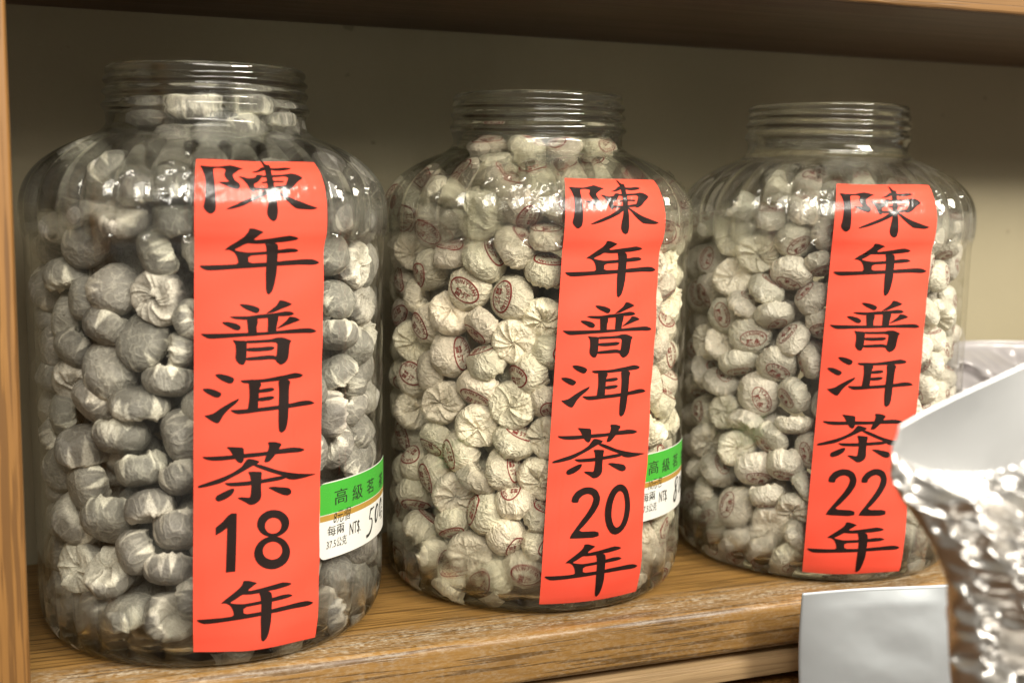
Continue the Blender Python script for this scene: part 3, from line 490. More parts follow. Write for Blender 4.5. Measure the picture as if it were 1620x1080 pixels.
DATA = """
1,-651,-528,2246,948,-449,-171,200,854,grey tea ball; lying sideways; jar 18; by first character; sixth from strip; post side
1,-774,-344,2183,850,792,140,-217,553,grey tea ball; dome outward; jar 18; by second character; fourth from strip; post side
1,-493,-661,2213,1085,177,-344,903,188,grey tea ball; pleats outward; jar 18; by first character; fourth from strip; post side
1,-234,-792,2220,1109,996,82,-40,18,grey tea ball; lying sideways; jar 18; by first character; nearest strip; post side
1,-654,-469,2075,1080,3,321,842,-434,grey tea ball; dome outward; jar 18; by second character; third from strip; post side
1,-339,-712,2059,1237,-12,792,96,-603,grey tea ball; lying sideways; jar 18; by second character; nearest strip; post side
1,-800,-88,2081,1135,-224,-680,112,689,grey tea ball; lying sideways; jar 18; by second character; sixth from strip; post side
1,-778,-77,1870,1365,840,407,161,-321,grey tea ball; dome outward; jar 18; by second character; seventh from strip; post side
1,-323,-705,1850,1333,629,-279,633,355,grey tea ball; pleats outward; jar 18; by third character; third from strip; post side
1,-524,-594,1878,1191,-272,-65,-666,691,grey tea ball; dome outward; jar 18; by second character; second from strip; post side
1,-672,-453,1823,997,341,-552,-412,640,grey tea ball; lying sideways; jar 18; by third character; sixth from strip; post side
1,-578,-557,1696,1079,288,687,-650,-149,grey tea ball; lying sideways; jar 18; by third character; fifth from strip; post side
1,-406,-660,1638,1372,-390,-433,-190,790,grey tea ball; dome outward; jar 18; by third character; fourth from strip; post side
1,-198,-787,1739,1005,559,-351,-749,-56,grey tea ball; lying sideways; jar 18; by third character; nearest strip; post side
1,-804,2,1689,1091,-156,-494,664,539,grey tea ball; lying sideways; jar 18; by third character; tenth from strip; post side
1,-715,-364,1563,1106,63,896,156,-410,grey tea ball; lying sideways; jar 18; by third character; seventh from strip; post side
1,-792,-100,1547,1148,724,129,-677,-27,grey tea ball; lying sideways; jar 18; by third character; ninth from strip; post side
1,-798,-86,1377,1085,-146,457,859,-178,grey tea ball; lying sideways; jar 18; by fourth character; seventh from strip; post side
1,-553,-536,1489,1421,764,221,-324,512,grey tea ball; dome outward; jar 18; by fourth character; third from strip; post side
1,-296,-735,1439,1193,73,773,620,-114,grey tea ball; lying sideways; jar 18; by fourth character; nearest strip; post side
1,-242,-783,1594,888,610,317,647,330,grey tea ball; lying sideways; jar 18; by third character; second from strip; post side
1,-637,-469,1304,1220,-145,641,626,-420,grey tea ball; lying sideways; jar 18; by fourth character; fourth from strip; post side
1,-434,-643,1324,1353,996,-12,-3,-93,grey tea ball; lying sideways; jar 18; by fourth character; second from strip; post side
1,-517,-592,1150,1268,-104,-249,950,-154,grey tea ball; lying sideways; jar 18; by fifth character; fourth from strip; post side
1,-245,-743,1165,1261,567,345,-719,-204,grey tea ball; lying sideways; jar 18; by fifth character; second from strip; post side
1,-773,-196,1210,1137,-248,-638,285,671,grey tea ball; lying sideways; jar 18; by fourth character; sixth from strip; post side
1,-792,-63,1068,1161,-289,807,-184,-481,grey tea ball; lying sideways; jar 18; by fifth character; eighth from strip; post side
1,-681,-386,1080,1301,100,-30,-87,991,grey tea ball; lying sideways; jar 18; by fifth character; sixth from strip; post side
1,-426,-646,990,1300,84,283,948,-117,grey tea ball; lying sideways; jar 18; by fifth character; third from strip; post side
1,-235,-757,966,1144,224,204,920,-247,grey tea ball; lying sideways; jar 18; by fifth character; nearest strip; post side
1,-672,-387,866,1367,249,-576,-522,578,grey tea ball; dome outward; jar 18; by fifth character; fifth from strip; post side
1,-803,-42,807,1040,-457,-507,480,551,grey tea ball; lying sideways; jar 18; by the number; seventh from strip; post side
1,-391,-692,814,1148,419,-107,204,878,grey tea ball; lying sideways; jar 18; by the number; third from strip; post side
1,-575,-518,712,1385,-219,-248,894,-302,grey tea ball; dome outward; jar 18; by the number; fifth from strip; post side
1,-261,-734,692,1273,239,801,-530,143,grey tea ball; lying sideways; jar 18; by the number; nearest strip; post side
1,-796,-35,621,1111,-221,-677,-65,699,grey tea ball; dome outward; jar 18; by the number; eighth from strip; post side
1,-468,-639,573,1158,71,785,76,-611,grey tea ball; lying sideways; jar 18; by the number; fourth from strip; post side
1,-311,-721,494,1217,212,964,120,-107,grey tea ball; lying sideways; jar 18; by the number; second from strip; post side
1,-699,-327,432,1390,621,-637,377,-258,grey tea ball; pleats outward; jar 18; by last character; sixth from strip; post side
1,-501,-609,266,1168,985,19,-98,-137,grey tea ball; lying sideways; jar 18; by last character; third from strip; post side
1,-331,-709,249,1223,-440,826,8,-352,grey tea ball; pleats outward; jar 18; by last character; second from strip; post side
1,-660,-437,226,1126,320,657,-207,-650,grey tea ball; lying sideways; jar 18; by last character; fifth from strip; post side
1,-197,-774,362,1066,723,401,562,-37,grey tea ball; lying sideways; jar 18; by last character; nearest strip; post side
1,-794,-60,448,1110,591,-373,-585,412,grey tea ball; lying sideways; jar 18; by last character; tenth from strip; post side
1,-786,-99,133,980,-498,442,674,-321,grey tea ball; lying sideways; jar 18; by last character; eighth from strip; post side
1,-808,-70,280,915,575,-452,-533,426,grey tea ball; lying sideways; jar 18; by last character; ninth from strip; post side
1,519,-612,2054,1133,749,314,474,-341,grey tea ball; dome outward; jar 18; by second character; nearest strip; cream jar side
1,686,-395,1975,1255,686,-439,-578,-51,grey tea ball; lying sideways; jar 18; by second character; second from strip; cream jar side
1,773,-253,1933,1005,0,585,-374,720,grey tea ball; lying sideways; jar 18; by second character; third from strip; cream jar side
1,570,-570,1812,1085,872,386,113,278,grey tea ball; lying sideways; jar 18; by third character; second from strip; cream jar side
1,735,-302,1762,1210,-138,-551,617,544,grey tea ball; lying sideways; jar 18; by third character; fourth from strip; cream jar side
1,676,-461,2242,1229,639,274,-64,716,grey tea ball; lying sideways; jar 18; by first character; third from strip; cream jar side
1,795,-235,2238,1110,541,-38,689,-481,grey tea ball; lying sideways; jar 18; by first character; fifth from strip; cream jar side
1,523,-648,2245,1061,332,-10,-199,922,grey tea ball; lying sideways; jar 18; by first character; nearest strip; cream jar side
1,562,-568,1619,1153,211,949,-235,-21,grey tea ball; lying sideways; jar 18; by third character; nearest strip; cream jar side
1,694,-404,1518,1093,4,-240,884,-401,grey tea ball; lying sideways; jar 18; by third character; third from strip; cream jar side
1,761,-253,1595,1115,552,-376,-738,-100,grey tea ball; lying sideways; jar 18; by third character; fifth from strip; cream jar side
1,559,-577,1427,1091,633,-203,-183,724,grey tea ball; lying sideways; jar 18; by fourth character; third from strip; cream jar side
1,695,-440,1345,859,600,-324,638,-357,grey tea ball; lying sideways; jar 18; by fourth character; fourth from strip; cream jar side
1,679,-425,1192,1094,57,903,-66,420,grey tea ball; lying sideways; jar 18; by fourth character; fifth from strip; cream jar side
1,491,-620,1220,1212,646,-142,-670,337,grey tea ball; dome outward; jar 18; by fourth character; second from strip; cream jar side
1,740,-292,1062,1156,77,347,-229,906,grey tea ball; lying sideways; jar 18; by fifth character; fourth from strip; cream jar side
1,556,-575,1030,1100,516,-333,787,-54,grey tea ball; pleats outward; jar 18; by fifth character; second from strip; cream jar side
1,689,-421,906,1002,711,386,147,569,grey tea ball; lying sideways; jar 18; by fifth character; third from strip; cream jar side
1,761,-276,1408,1017,78,583,-368,720,grey tea ball; lying sideways; jar 18; by fourth character; sixth from strip; cream jar side
1,770,-285,905,850,724,433,537,6,grey tea ball; lying sideways; jar 18; by fifth character; fifth from strip; cream jar side
1,542,-574,356,1178,435,248,-132,856,grey tea ball; lying sideways; jar 18; by last character; second from strip; cream jar side
1,645,-444,164,1145,-303,311,-616,657,grey tea ball; lying sideways; jar 18; by last character; third from strip; cream jar side
1,477,-614,180,1237,502,506,-617,-333,grey tea ball; lying sideways; jar 18; by last character; nearest strip; cream jar side
1,738,-288,201,1104,765,144,542,-316,grey tea ball; lying sideways; jar 18; by last character; fifth from strip; cream jar side
1,-109,-348,2772,1308,-43,922,381,50,grey tea ball; lying sideways; neck of jar 18; third counted from post
1,161,-347,2816,1107,798,16,-37,601,grey tea ball; lying sideways; neck of jar 18; sixth counted from post
1,124,-394,2630,1151,-98,-572,734,-351,grey tea ball; lying sideways; neck of jar 18; fifth counted from post
1,-326,-205,2725,1069,391,-387,-559,621,grey tea ball; dome outward; neck of jar 18; first counted from post
1,394,-150,2674,924,668,604,333,280,grey tea ball; lying sideways; neck of jar 18; ninth counted from post
1,296,-251,2752,1035,858,91,9,-505,grey tea ball; lying sideways; neck of jar 18; seventh counted from post
1,-200,-408,2583,1083,790,141,34,-595,grey tea ball; lying sideways; neck of jar 18; second counted from post
1,-232,-742,2392,1109,973,89,-20,-211,grey tea ball; lying sideways; jar 18; by first character; second from strip; post side
1,-39,-462,2576,1085,-144,125,-252,949,grey tea ball; lying sideways; neck of jar 18; fourth counted from post
1,309,-463,2540,1060,834,172,459,-253,grey tea ball; lying sideways; neck of jar 18; eighth counted from post
1,-401,-710,2364,991,696,10,-39,717,grey tea ball; lying sideways; jar 18; by first character; third from strip; post side
1,228,-749,1262,1313,172,909,86,-371,
1,750,213,449,1302,676,-333,-640,-154,
1,701,321,1387,1448,-370,-457,699,408,
1,-769,132,2098,1445,373,-246,867,-219,
1,765,91,643,1420,797,-230,-559,-11,
1,776,67,1214,1356,666,439,-524,300,
1,-631,437,288,1423,170,421,-384,804,
1,785,36,1499,1300,436,271,-96,853,
1,772,-46,283,1358,-71,-564,811,-138,
1,94,-774,406,1296,-212,-435,-335,809,
1,-690,346,1722,1466,636,-697,237,-229,
1,-729,-288,1938,1340,186,-51,94,977,grey tea ball; lying sideways; jar 18; by second character; fifth from strip; post side
1,235,-746,1544,1344,-420,416,-50,805,
1,709,308,728,1390,460,270,-588,608,
1,-714,286,1025,1460,48,-565,141,812,
1,304,-704,472,1455,819,13,254,514,
1,676,352,275,1479,852,-474,180,129,
1,46,-783,1760,1329,-29,102,994,16,
1,-725,309,2335,1433,-409,628,335,571,
1,275,-732,1817,1364,34,350,882,314,
1,808,-39,2188,1311,734,385,-465,-311,
1,723,283,1153,1386,750,517,-104,398,
1,-587,498,530,1417,987,-50,-153,-16,
1,-599,502,1896,1370,-2,-97,870,-483,
1,739,241,1846,1410,520,421,-688,-283,
1,177,-759,877,1330,-188,262,-39,946,
1,774,31,1736,1437,747,484,-449,77,
1,779,-40,1963,1389,682,-716,-121,86,
1,116,-778,2018,1318,602,25,734,314,
1,765,-57,876,1475,-180,-296,744,572,
1,-787,52,2328,1464,284,-112,-174,936,
1,-732,268,1356,1363,-60,413,720,554,
1,-653,427,1215,1337,456,843,-14,284,
1,-728,229,370,1478,839,-443,37,-313,
1,764,167,942,1309,703,-378,104,-593,
1,711,240,2376,1433,-434,-24,-96,896,
1,765,-103,508,1396,440,668,245,-548,
1,193,-745,2349,1480,213,151,749,-609,
1,-717,-272,664,1459,-228,-239,881,337,grey tea ball; lying sideways; jar 18; by the number; sixth from strip; post side
1,729,-240,715,1461,627,-652,270,330,
1,-628,-135,2461,1406,88,-322,566,754,grey tea ball; pleats outward; jar 18; by first character; eighth from strip; post side
1,150,-759,645,1377,832,-151,272,-460,
1,-586,521,1419,1312,142,969,-41,200,
1,636,-437,557,1395,773,634,-19,37,grey tea ball; dome outward; jar 18; by the number; third from strip; cream jar side
1,526,-567,717,1388,267,-199,315,889,grey tea ball; pleats outward; jar 18; by the number; second from strip; cream jar side
1,-44,-780,877,1312,-243,745,112,610,
1,21,-785,1502,1299,477,830,-106,-269,
1,-27,-760,169,1412,-127,570,31,811,
1,-764,151,840,1335,-335,521,784,45,
1,326,-732,2130,1289,-270,920,136,-250,
1,678,378,947,1368,-129,811,571,-13,
1,-576,-519,441,1347,-296,768,-562,78,grey tea ball; pleats outward; jar 18; by last character; fourth from strip; post side
1,-682,-272,1381,1365,396,52,501,767,grey tea ball; pleats outward; jar 18; by fourth character; fifth from strip; post side
1,-600,509,2346,1371,-435,207,694,534,
1,-101,-779,2064,1328,819,395,359,212,
1,768,-156,1231,1308,-263,496,827,41,
1,-73,-764,565,1447,897,-142,406,103,
1,-665,403,735,1343,306,755,107,570,
1,-713,329,1987,1328,-481,99,73,868,
1,-761,179,621,1291,225,-602,-168,747,
1,722,298,1621,1360,50,69,817,571,
1,-116,-776,1333,1295,360,-153,-218,894,
1,-772,87,1219,1380,129,-538,628,-547,
1,254,-716,180,1447,516,-605,383,-470,
1,763,169,2068,1382,-240,-646,675,262,
1,721,-298,401,1295,36,68,843,-532,grey tea ball; dome outward; jar 18; by last character; fourth from strip; cream jar side
1,-10,-782,1096,1307,776,-113,-145,604,
1,-772,119,1524,1350,716,-433,472,-279,
1,688,383,2017,1306,753,134,458,453,
1,345,-700,744,1312,-500,-281,635,517,grey tea ball; lying sideways; jar 18; by the number; nearest strip; cream jar side
1,357,-698,1044,1289,417,145,629,640,grey tea ball; pleats outward; jar 18; by fifth character; nearest strip; cream jar side
1,-605,493,1007,1322,693,138,-493,508,
1,751,166,157,1292,-223,528,155,804,
1,-612,510,2121,1308,573,521,264,576,
1,-42,-794,2343,1313,702,126,-656,247,
1,-754,118,159,1374,514,-799,-309,-33,
1,-765,153,1843,1389,316,212,-639,668,
1,-757,-194,919,1315,529,789,-312,2,grey tea ball; dome outward; jar 18; by fifth character; seventh from strip; post side
1,389,-681,1396,1310,860,155,485,23,grey tea ball; lying sideways; jar 18; by fourth character; nearest strip; cream jar side
1,-518,-551,2383,1341,431,845,-244,204,grey tea ball; dome outward; jar 18; by first character; fifth from strip; post side
1,-565,538,1655,1377,950,9,36,-310,
1,730,-90,2412,1291,660,393,-138,625,
1,-686,-381,2358,1296,661,511,-257,-485,grey tea ball; dome outward; jar 18; by first character; seventh from strip; post side
1,-719,-222,1708,1389,687,-418,-473,361,grey tea ball; lying sideways; jar 18; by third character; eighth from strip; post side
1,-662,-224,225,1411,930,353,-16,-102,grey tea ball; dome outward; jar 18; by last character; seventh from strip; post side
1,674,-306,2396,1372,887,-324,256,-206,grey tea ball; pleats outward; jar 18; by first character; fourth from strip; cream jar side
1,471,-520,2416,1464,-150,-407,-127,892,grey tea ball; dome outward; jar 18; by first character; second from strip; cream jar side
1,427,-405,2100,1318,553,-5,710,436,
1,-562,78,1072,1372,535,-465,67,702,
1,-189,-518,1190,1436,587,470,78,-655,
1,490,-272,1483,1421,573,-40,695,432,
1,28,-579,2355,1315,-386,-292,874,36,
1,550,-106,1643,1415,-7,-249,968,43,
1,-134,-528,2082,1481,-18,-481,814,-326,
1,548,-39,576,1412,-354,627,-552,-420,
1,-171,-545,268,1327,3,276,549,789,
1,-536,-70,1733,1471,597,-685,-410,-79,
1,-444,-384,1009,1300,-42,908,-386,155,
1,-571,119,728,1308,280,852,228,378,
1,-534,-96,481,1455,-375,554,-449,592,
1,438,-361,1050,1363,962,-217,93,-134,
1,-278,-497,486,1347,290,-124,-250,915,
1,-432,-299,222,1484,433,874,149,165,
1,-102,-552,969,1416,-316,63,889,-326,
1,292,-473,1893,1429,104,245,-429,863,
1,173,-545,2126,1411,-379,89,477,788,
1,277,-505,1598,1344,647,479,447,-391,
1,-404,-381,1690,1430,242,266,907,216,
1,-337,-459,788,1376,161,-277,935,-152,
1,-152,-540,673,1384,59,639,-561,-524,
1,-549,115,1316,1411,845,-93,-520,-81,
1,-198,-543,2318,1446,-167,417,704,-551,
1,-548,-106,1221,1448,690,526,-330,-372,
1,248,-499,1159,1411,41,-26,892,450,
1,-464,-256,2362,1329,87,10,965,248,
1,22,-573,1301,1347,-6,898,439,24,
1,306,-449,856,1465,810,151,563,60,
1,528,-202,246,1356,-5,749,511,-422,
1,397,-433,450,1309,334,624,524,-475,
1,556,-188,2219,1443,-373,726,-319,481,
1,66,-550,1797,1441,355,-439,654,503,
1,-555,90,1900,1305,126,-529,410,732,
1,-517,6,2307,1452,-319,757,210,-530,
1,74,-534,752,1464,796,-142,-568,154,
1,-24,-572,432,1328,943,-293,46,150,
1,554,-44,1062,1426,22,666,-615,421,
1,-451,-396,2185,1375,-172,92,950,245,
1,-512,-135,1469,1442,725,167,219,631,
1,-227,-528,1665,1293,845,460,167,218,
1,581,-103,1873,1291,-497,719,146,464,
1,-553,48,240,1333,-487,270,521,647,
1,-461,-317,1965,1415,650,-698,285,-94,
1,-527,-195,918,1381,-33,999,-2,-24,
1,154,-533,286,1339,37,326,636,699,
1,-130,-569,1469,1354,508,256,409,714,
1,-459,-291,678,1419,664,380,-378,-522,
1,490,-298,835,1374,525,-148,-535,-645,
1,73,-581,1558,1294,824,540,-171,-18,
1,-577,-121,1958,1301,-183,891,201,-364,
1,545,-8,1346,1463,-83,530,768,-350,
1,470,-324,1759,1366,355,-312,422,774,
1,-449,-328,1233,1451,216,-46,-604,766,
1,248,-516,2347,1322,-174,-7,415,893,
1,355,-427,1360,1435,169,709,-128,-672,
1,267,-504,617,1359,554,-824,-91,78,
1,365,-412,216,1405,-218,774,333,-493,
1,-568,135,1618,1308,-106,-186,-334,918,
1,-314,-454,1387,1410,514,-660,-175,-520,
1,468,-267,598,1474,467,-49,765,-441,
1,562,4,2074,1419,55,710,-522,469,
1,-274,-490,1895,1338,674,-707,-78,200,
1,529,-67,820,1417,258,-110,236,931,
1,-551,139,500,1355,97,67,890,440,
1,-572,-190,2171,1368,808,-565,53,158,
1,503,-275,1250,1346,547,-565,30,617,
1,589,37,2301,1331,-265,626,323,658,
1,-525,159,2119,1456,-259,754,-91,-597,
1,-575,-99,721,1294,418,540,-344,644,
1,127,-567,977,1315,773,182,-283,-538,
1,555,4,345,1385,715,334,-387,477,
1,-438,-342,454,1328,-65,-482,331,809,
1,-347,-422,2444,1296,738,-559,25,-378,
1,432,-285,2397,1384,608,-82,-394,-684,
1,-23,-314,367,1442,798,-521,150,262,
1,63,-322,626,1411,-459,-437,773,-7,
1,-18,-345,900,1356,281,651,441,-551,
1,110,-313,1998,1422,245,112,-326,906,
1,271,-212,1207,1382,228,488,330,775,
1,-354,26,1549,1357,-53,-262,677,686,
1,310,-52,1897,1462,-107,374,683,-618,
1,-310,-141,1811,1397,894,190,-397,88,
1,255,-193,1660,1446,-364,246,692,573,
1,-317,-14,1208,1443,530,359,558,-529,
1,-301,-223,1526,1308,818,-28,-141,557,
1,101,-344,1555,1353,131,504,812,264,
1,251,-204,2263,1462,-92,541,645,532,
1,-186,-262,602,1428,841,417,-342,37,
1,331,-79,996,1378,-127,-471,165,857,
1,-344,-29,286,1362,-153,-526,822,155,
1,-337,90,1907,1299,-417,-148,298,846,
1,-365,-30,828,1319,814,172,-194,520,
1,232,-202,207,1449,-70,890,-339,296,
1,-292,11,2397,1446,-101,339,-423,834,
1,298,-74,521,1463,194,783,278,522,
1,-120,-325,1327,1376,469,661,-395,-432,
1,-206,-336,2204,1323,403,311,839,192,
1,-311,-92,2111,1455,161,879,-94,440,
1,-64,-367,1853,1314,243,143,142,949,
1,-330,62,528,1391,824,-336,-343,-301,
1,312,-149,756,1368,-341,935,-60,-76,
1,24,-360,2267,1406,802,-412,-421,97,
1,240,-279,426,1310,960,-253,2,-118,
1,67,-310,1134,1447,522,282,-343,728,
1,341,-87,1468,1364,543,-28,-78,-835,
1,-260,-249,920,1335,645,507,-32,571,
1,371,-20,184,1290,-54,281,418,862,
1,-105,-351,1639,1291,458,305,-90,830,
1,-196,-259,215,1379,245,845,457,-132,
1,344,3,2174,1438,-35,-351,713,607,
1,-408,358,2295,1307,545,777,-296,104,
1,351,142,2430,1403,260,551,599,520,
1,225,-241,2509,1464,-321,95,938,86,
1,29,299,2546,1440,599,366,-634,326,
1,73,557,2370,1417,735,-240,-97,627,
1,139,68,2601,1303,78,746,-599,-280,
1,-248,349,2477,1463,-476,-225,-269,807,
1,-19,-222,2572,1468,934,-309,68,167,
1,299,504,2339,1378,224,66,839,-492,
1,468,347,2395,1442,538,-43,750,-382,
1,454,-63,2450,1341,517,714,434,188,
1,-218,572,2332,1369,517,-330,60,788,
1,-218,-233,2440,1369,-215,256,792,511,
1,-83,55,2644,1373,97,181,877,-433,
1,253,335,2493,1289,-93,431,-328,835,
1,-490,199,2454,1455,831,379,-106,393,
2,-781,119,2304,1209,725,171,-658,109,cream tea ball; stamp outward; jar 20; by first character; eleventh from strip; grey jar side
2,-786,-88,2237,1352,-216,663,426,-576,cream tea ball; lying sideways; jar 20; by first character; tenth from strip; grey jar side
2,-747,-285,2164,1255,367,836,-112,-392,cream tea ball; stamp outward; jar 20; by first character; eighth from strip; grey jar side
2,-683,-308,2347,1246,315,3,212,925,cream tea ball; lying sideways; jar 20; by first character; seventh from strip; grey jar side
2,-553,-557,2246,1425,763,-286,579,-1,cream tea ball; pleats outward; jar 20; by first character; fifth from strip; grey jar side
2,-356,-716,2279,1207,296,679,-611,278,cream tea ball; stamp outward; jar 20; by first character; third from strip; grey jar side
2,-764,157,2015,1221,605,155,712,320,cream tea ball; pleats outward; jar 20; by second character; tenth from strip; grey jar side
2,-745,-224,1923,1236,-231,702,379,-557,cream tea ball; lying sideways; jar 20; by second character; seventh from strip; grey jar side
2,-671,-412,2022,1139,481,-65,-157,860,cream tea ball; lying sideways; jar 20; by second character; sixth from strip; grey jar side
2,-534,-569,2001,1225,712,187,380,-560,cream tea ball; stamp outward; jar 20; by second character; fourth from strip; grey jar side
2,-393,-679,2081,1249,861,333,306,-231,cream tea ball; stamp outward; jar 20; by second character; third from strip; grey jar side
2,-242,-738,1955,1217,17,20,-254,967,cream tea ball; lying sideways; jar 20; by second character; second from strip; grey jar side
2,-245,-781,2133,1005,953,251,-58,-157,cream tea ball; stamp outward; jar 20; by second character; nearest strip; grey jar side
2,-785,125,1836,1034,-214,-682,102,692,cream tea ball; lying sideways; jar 20; by second character; ninth from strip; grey jar side
2,-404,-392,2481,1127,938,-262,30,-225,cream tea ball; lying sideways; neck of jar 20; second counted from grey jar
2,-423,-544,2412,1117,506,259,-111,815,cream tea ball; lying sideways; jar 20; by first character; fourth from strip; grey jar side
2,-277,-616,2421,1112,979,187,-70,-40,cream tea ball; lying sideways; jar 20; by first character; second from strip; grey jar side
2,-202,-796,2283,935,-477,18,-402,781,cream tea ball; lying sideways; jar 20; by first character; nearest strip; grey jar side
2,-603,-491,1831,1238,487,769,-102,-402,cream tea ball; stamp outward; jar 20; by second character; fifth from strip; grey jar side
2,-413,-652,1789,1292,-119,-623,-154,757,cream tea ball; stamp outward; jar 20; by third character; fourth from strip; grey jar side
2,-674,-384,1677,1253,-57,344,832,433,cream tea ball; pleats outward; jar 20; by third character; sixth from strip; grey jar side
2,-256,-737,1683,1189,520,-490,-231,-661,cream tea ball; pleats outward; jar 20; by third character; second from strip; grey jar side
2,-786,-92,1762,1079,-381,-222,626,643,cream tea ball; lying sideways; jar 20; by third character; eighth from strip; grey jar side
2,-772,181,1626,1046,187,-537,-417,709,cream tea ball; stamp outward; jar 20; by third character; tenth from strip; grey jar side
2,-772,-29,1491,1275,-249,492,425,718,cream tea ball; pleats outward; jar 20; by third character; ninth from strip; grey jar side
2,-667,-386,1448,1296,661,378,528,-375,cream tea ball; stamp outward; jar 20; by fourth character; sixth from strip; grey jar side
2,-548,-559,1624,1166,-386,345,808,-280,cream tea ball; lying sideways; jar 20; by third character; fifth from strip; grey jar side
2,-395,-666,1551,1264,86,168,658,729,cream tea ball; pleats outward; jar 20; by third character; third from strip; grey jar side
2,-210,-760,1496,1090,-176,214,-643,714,cream tea ball; stamp outward; jar 20; by third character; nearest strip; grey jar side
2,-763,153,1253,1198,428,869,-235,-75,cream tea ball; stamp outward; jar 20; by fourth character; tenth from strip; grey jar side
2,-741,-234,1330,1211,707,-193,-680,5,cream tea ball; lying sideways; jar 20; by fourth character; eighth from strip; grey jar side
2,-521,-574,1434,1238,865,149,-238,-416,cream tea ball; lying sideways; jar 20; by fourth character; fourth from strip; grey jar side
2,-323,-708,1368,1195,484,607,-503,-380,cream tea ball; lying sideways; jar 20; by fourth character; second from strip; grey jar side
2,-557,-537,1260,1244,287,914,-100,-270,cream tea ball; lying sideways; jar 20; by fourth character; fifth from strip; grey jar side
2,-775,-8,1073,1214,561,-697,-398,-203,cream tea ball; pleats outward; jar 20; by fifth character; eighth from strip; grey jar side
2,-692,-340,1164,1273,520,-735,105,-422,cream tea ball; pleats outward; jar 20; by fourth character; seventh from strip; grey jar side
2,-556,-531,1060,1286,46,199,631,748,cream tea ball; pleats outward; jar 20; by fifth character; fifth from strip; grey jar side
2,-400,-658,1188,1271,518,-745,-46,-417,cream tea ball; pleats outward; jar 20; by fourth character; third from strip; grey jar side
2,-237,-756,1210,1026,321,828,424,-177,cream tea ball; stamp outward; jar 20; by fourth character; nearest strip; grey jar side
2,-723,-287,939,1175,-326,431,751,-379,cream tea ball; lying sideways; jar 20; by fifth character; seventh from strip; grey jar side
2,-765,125,897,1202,175,776,38,-605,cream tea ball; stamp outward; jar 20; by fifth character; ninth from strip; grey jar side
2,-387,-676,994,1171,916,299,167,-208,cream tea ball; stamp outward; jar 20; by fifth character; third from strip; grey jar side
2,-634,-449,894,1192,652,3,-733,194,cream tea ball; stamp outward; jar 20; by fifth character; sixth from strip; grey jar side
2,-214,-749,1010,1169,-37,572,474,668,cream tea ball; pleats outward; jar 20; by fifth character; nearest strip; grey jar side
2,-771,-72,774,1209,612,-208,-317,694,cream tea ball; lying sideways; jar 20; by the number; eighth from strip; grey jar side
2,-432,-642,824,1212,677,326,533,-388,cream tea ball; stamp outward; jar 20; by fifth character; fourth from strip; grey jar side
2,-732,-258,726,1184,81,786,63,-610,cream tea ball; lying sideways; jar 20; by the number; seventh from strip; grey jar side
2,-562,-540,753,1151,-248,171,953,45,cream tea ball; lying sideways; jar 20; by the number; fourth from strip; grey jar side
2,-254,-731,786,1209,811,-558,164,-63,cream tea ball; pleats outward; jar 20; by fifth character; second from strip; grey jar side
2,-648,-412,643,1274,591,-600,-208,-498,cream tea ball; pleats outward; jar 20; by the number; sixth from strip; grey jar side
2,-770,-60,564,1217,-148,-17,915,-375,cream tea ball; stamp outward; jar 20; by the number; ninth from strip; grey jar side
2,-383,-675,649,1177,844,62,-209,490,cream tea ball; lying sideways; jar 20; by the number; second from strip; grey jar side
2,-785,144,433,909,715,213,-655,-117,cream tea ball; lying sideways; jar 20; by last character; eleventh from strip; grey jar side
2,-754,-155,384,1240,536,245,57,806,cream tea ball; lying sideways; jar 20; by last character; eighth from strip; grey jar side
2,-664,-418,464,1062,370,822,-430,47,cream tea ball; stamp outward; jar 20; by the number; fifth from strip; grey jar side
2,-523,-568,564,1222,774,108,-623,-23,cream tea ball; lying sideways; jar 20; by the number; third from strip; grey jar side
2,-414,-651,431,1219,365,668,614,-209,cream tea ball; lying sideways; jar 20; by last character; third from strip; grey jar side
2,-580,-501,321,1271,442,-19,621,647,cream tea ball; pleats outward; jar 20; by last character; fifth from strip; grey jar side
2,-720,-287,262,1154,82,620,-560,543,cream tea ball; lying sideways; jar 20; by last character; seventh from strip; grey jar side
2,-652,-395,144,1183,-36,-14,-213,976,cream tea ball; lying sideways; jar 20; by last character; sixth from strip; grey jar side
2,-488,-594,172,1159,618,387,-674,-119,cream tea ball; stamp outward; jar 20; by last character; fourth from strip; grey jar side
2,-326,-693,241,1256,587,789,1,-182,cream tea ball; stamp outward; jar 20; by last character; second from strip; grey jar side
2,-240,-741,568,1144,179,181,-249,934,cream tea ball; lying sideways; jar 20; by the number; nearest strip; grey jar side
2,-256,-744,404,1041,-263,45,-672,691,cream tea ball; stamp outward; jar 20; by last character; nearest strip; grey jar side
2,-774,61,221,1123,-430,435,657,-440,cream tea ball; lying sideways; jar 20; by last character; tenth from strip; grey jar side
2,-758,-58,132,1011,-44,757,221,-614,cream tea ball; lying sideways; jar 20; by last character; ninth from strip; grey jar side
2,661,-430,2312,1173,211,358,-364,833,cream tea ball; stamp outward; jar 20; by first character; fifth from strip; speckled jar side
2,665,-481,2135,987,551,668,-109,487,cream tea ball; stamp outward; jar 20; by first character; fourth from strip; speckled jar side
2,642,-450,1960,1176,629,-675,-273,273,cream tea ball; lying sideways; jar 20; by second character; third from strip; speckled jar side
2,674,-402,1729,1153,-485,449,682,311,cream tea ball; pleats outward; jar 20; by third character; fourth from strip; speckled jar side
2,591,-521,1588,1096,-477,-27,-307,823,cream tea ball; lying sideways; jar 20; by third character; third from strip; speckled jar side
2,656,-420,1409,1194,665,364,571,-315,cream tea ball; stamp outward; jar 20; by fourth character; fourth from strip; speckled jar side
2,692,-383,1242,1048,908,227,208,-283,cream tea ball; lying sideways; jar 20; by fourth character; fifth from strip; speckled jar side
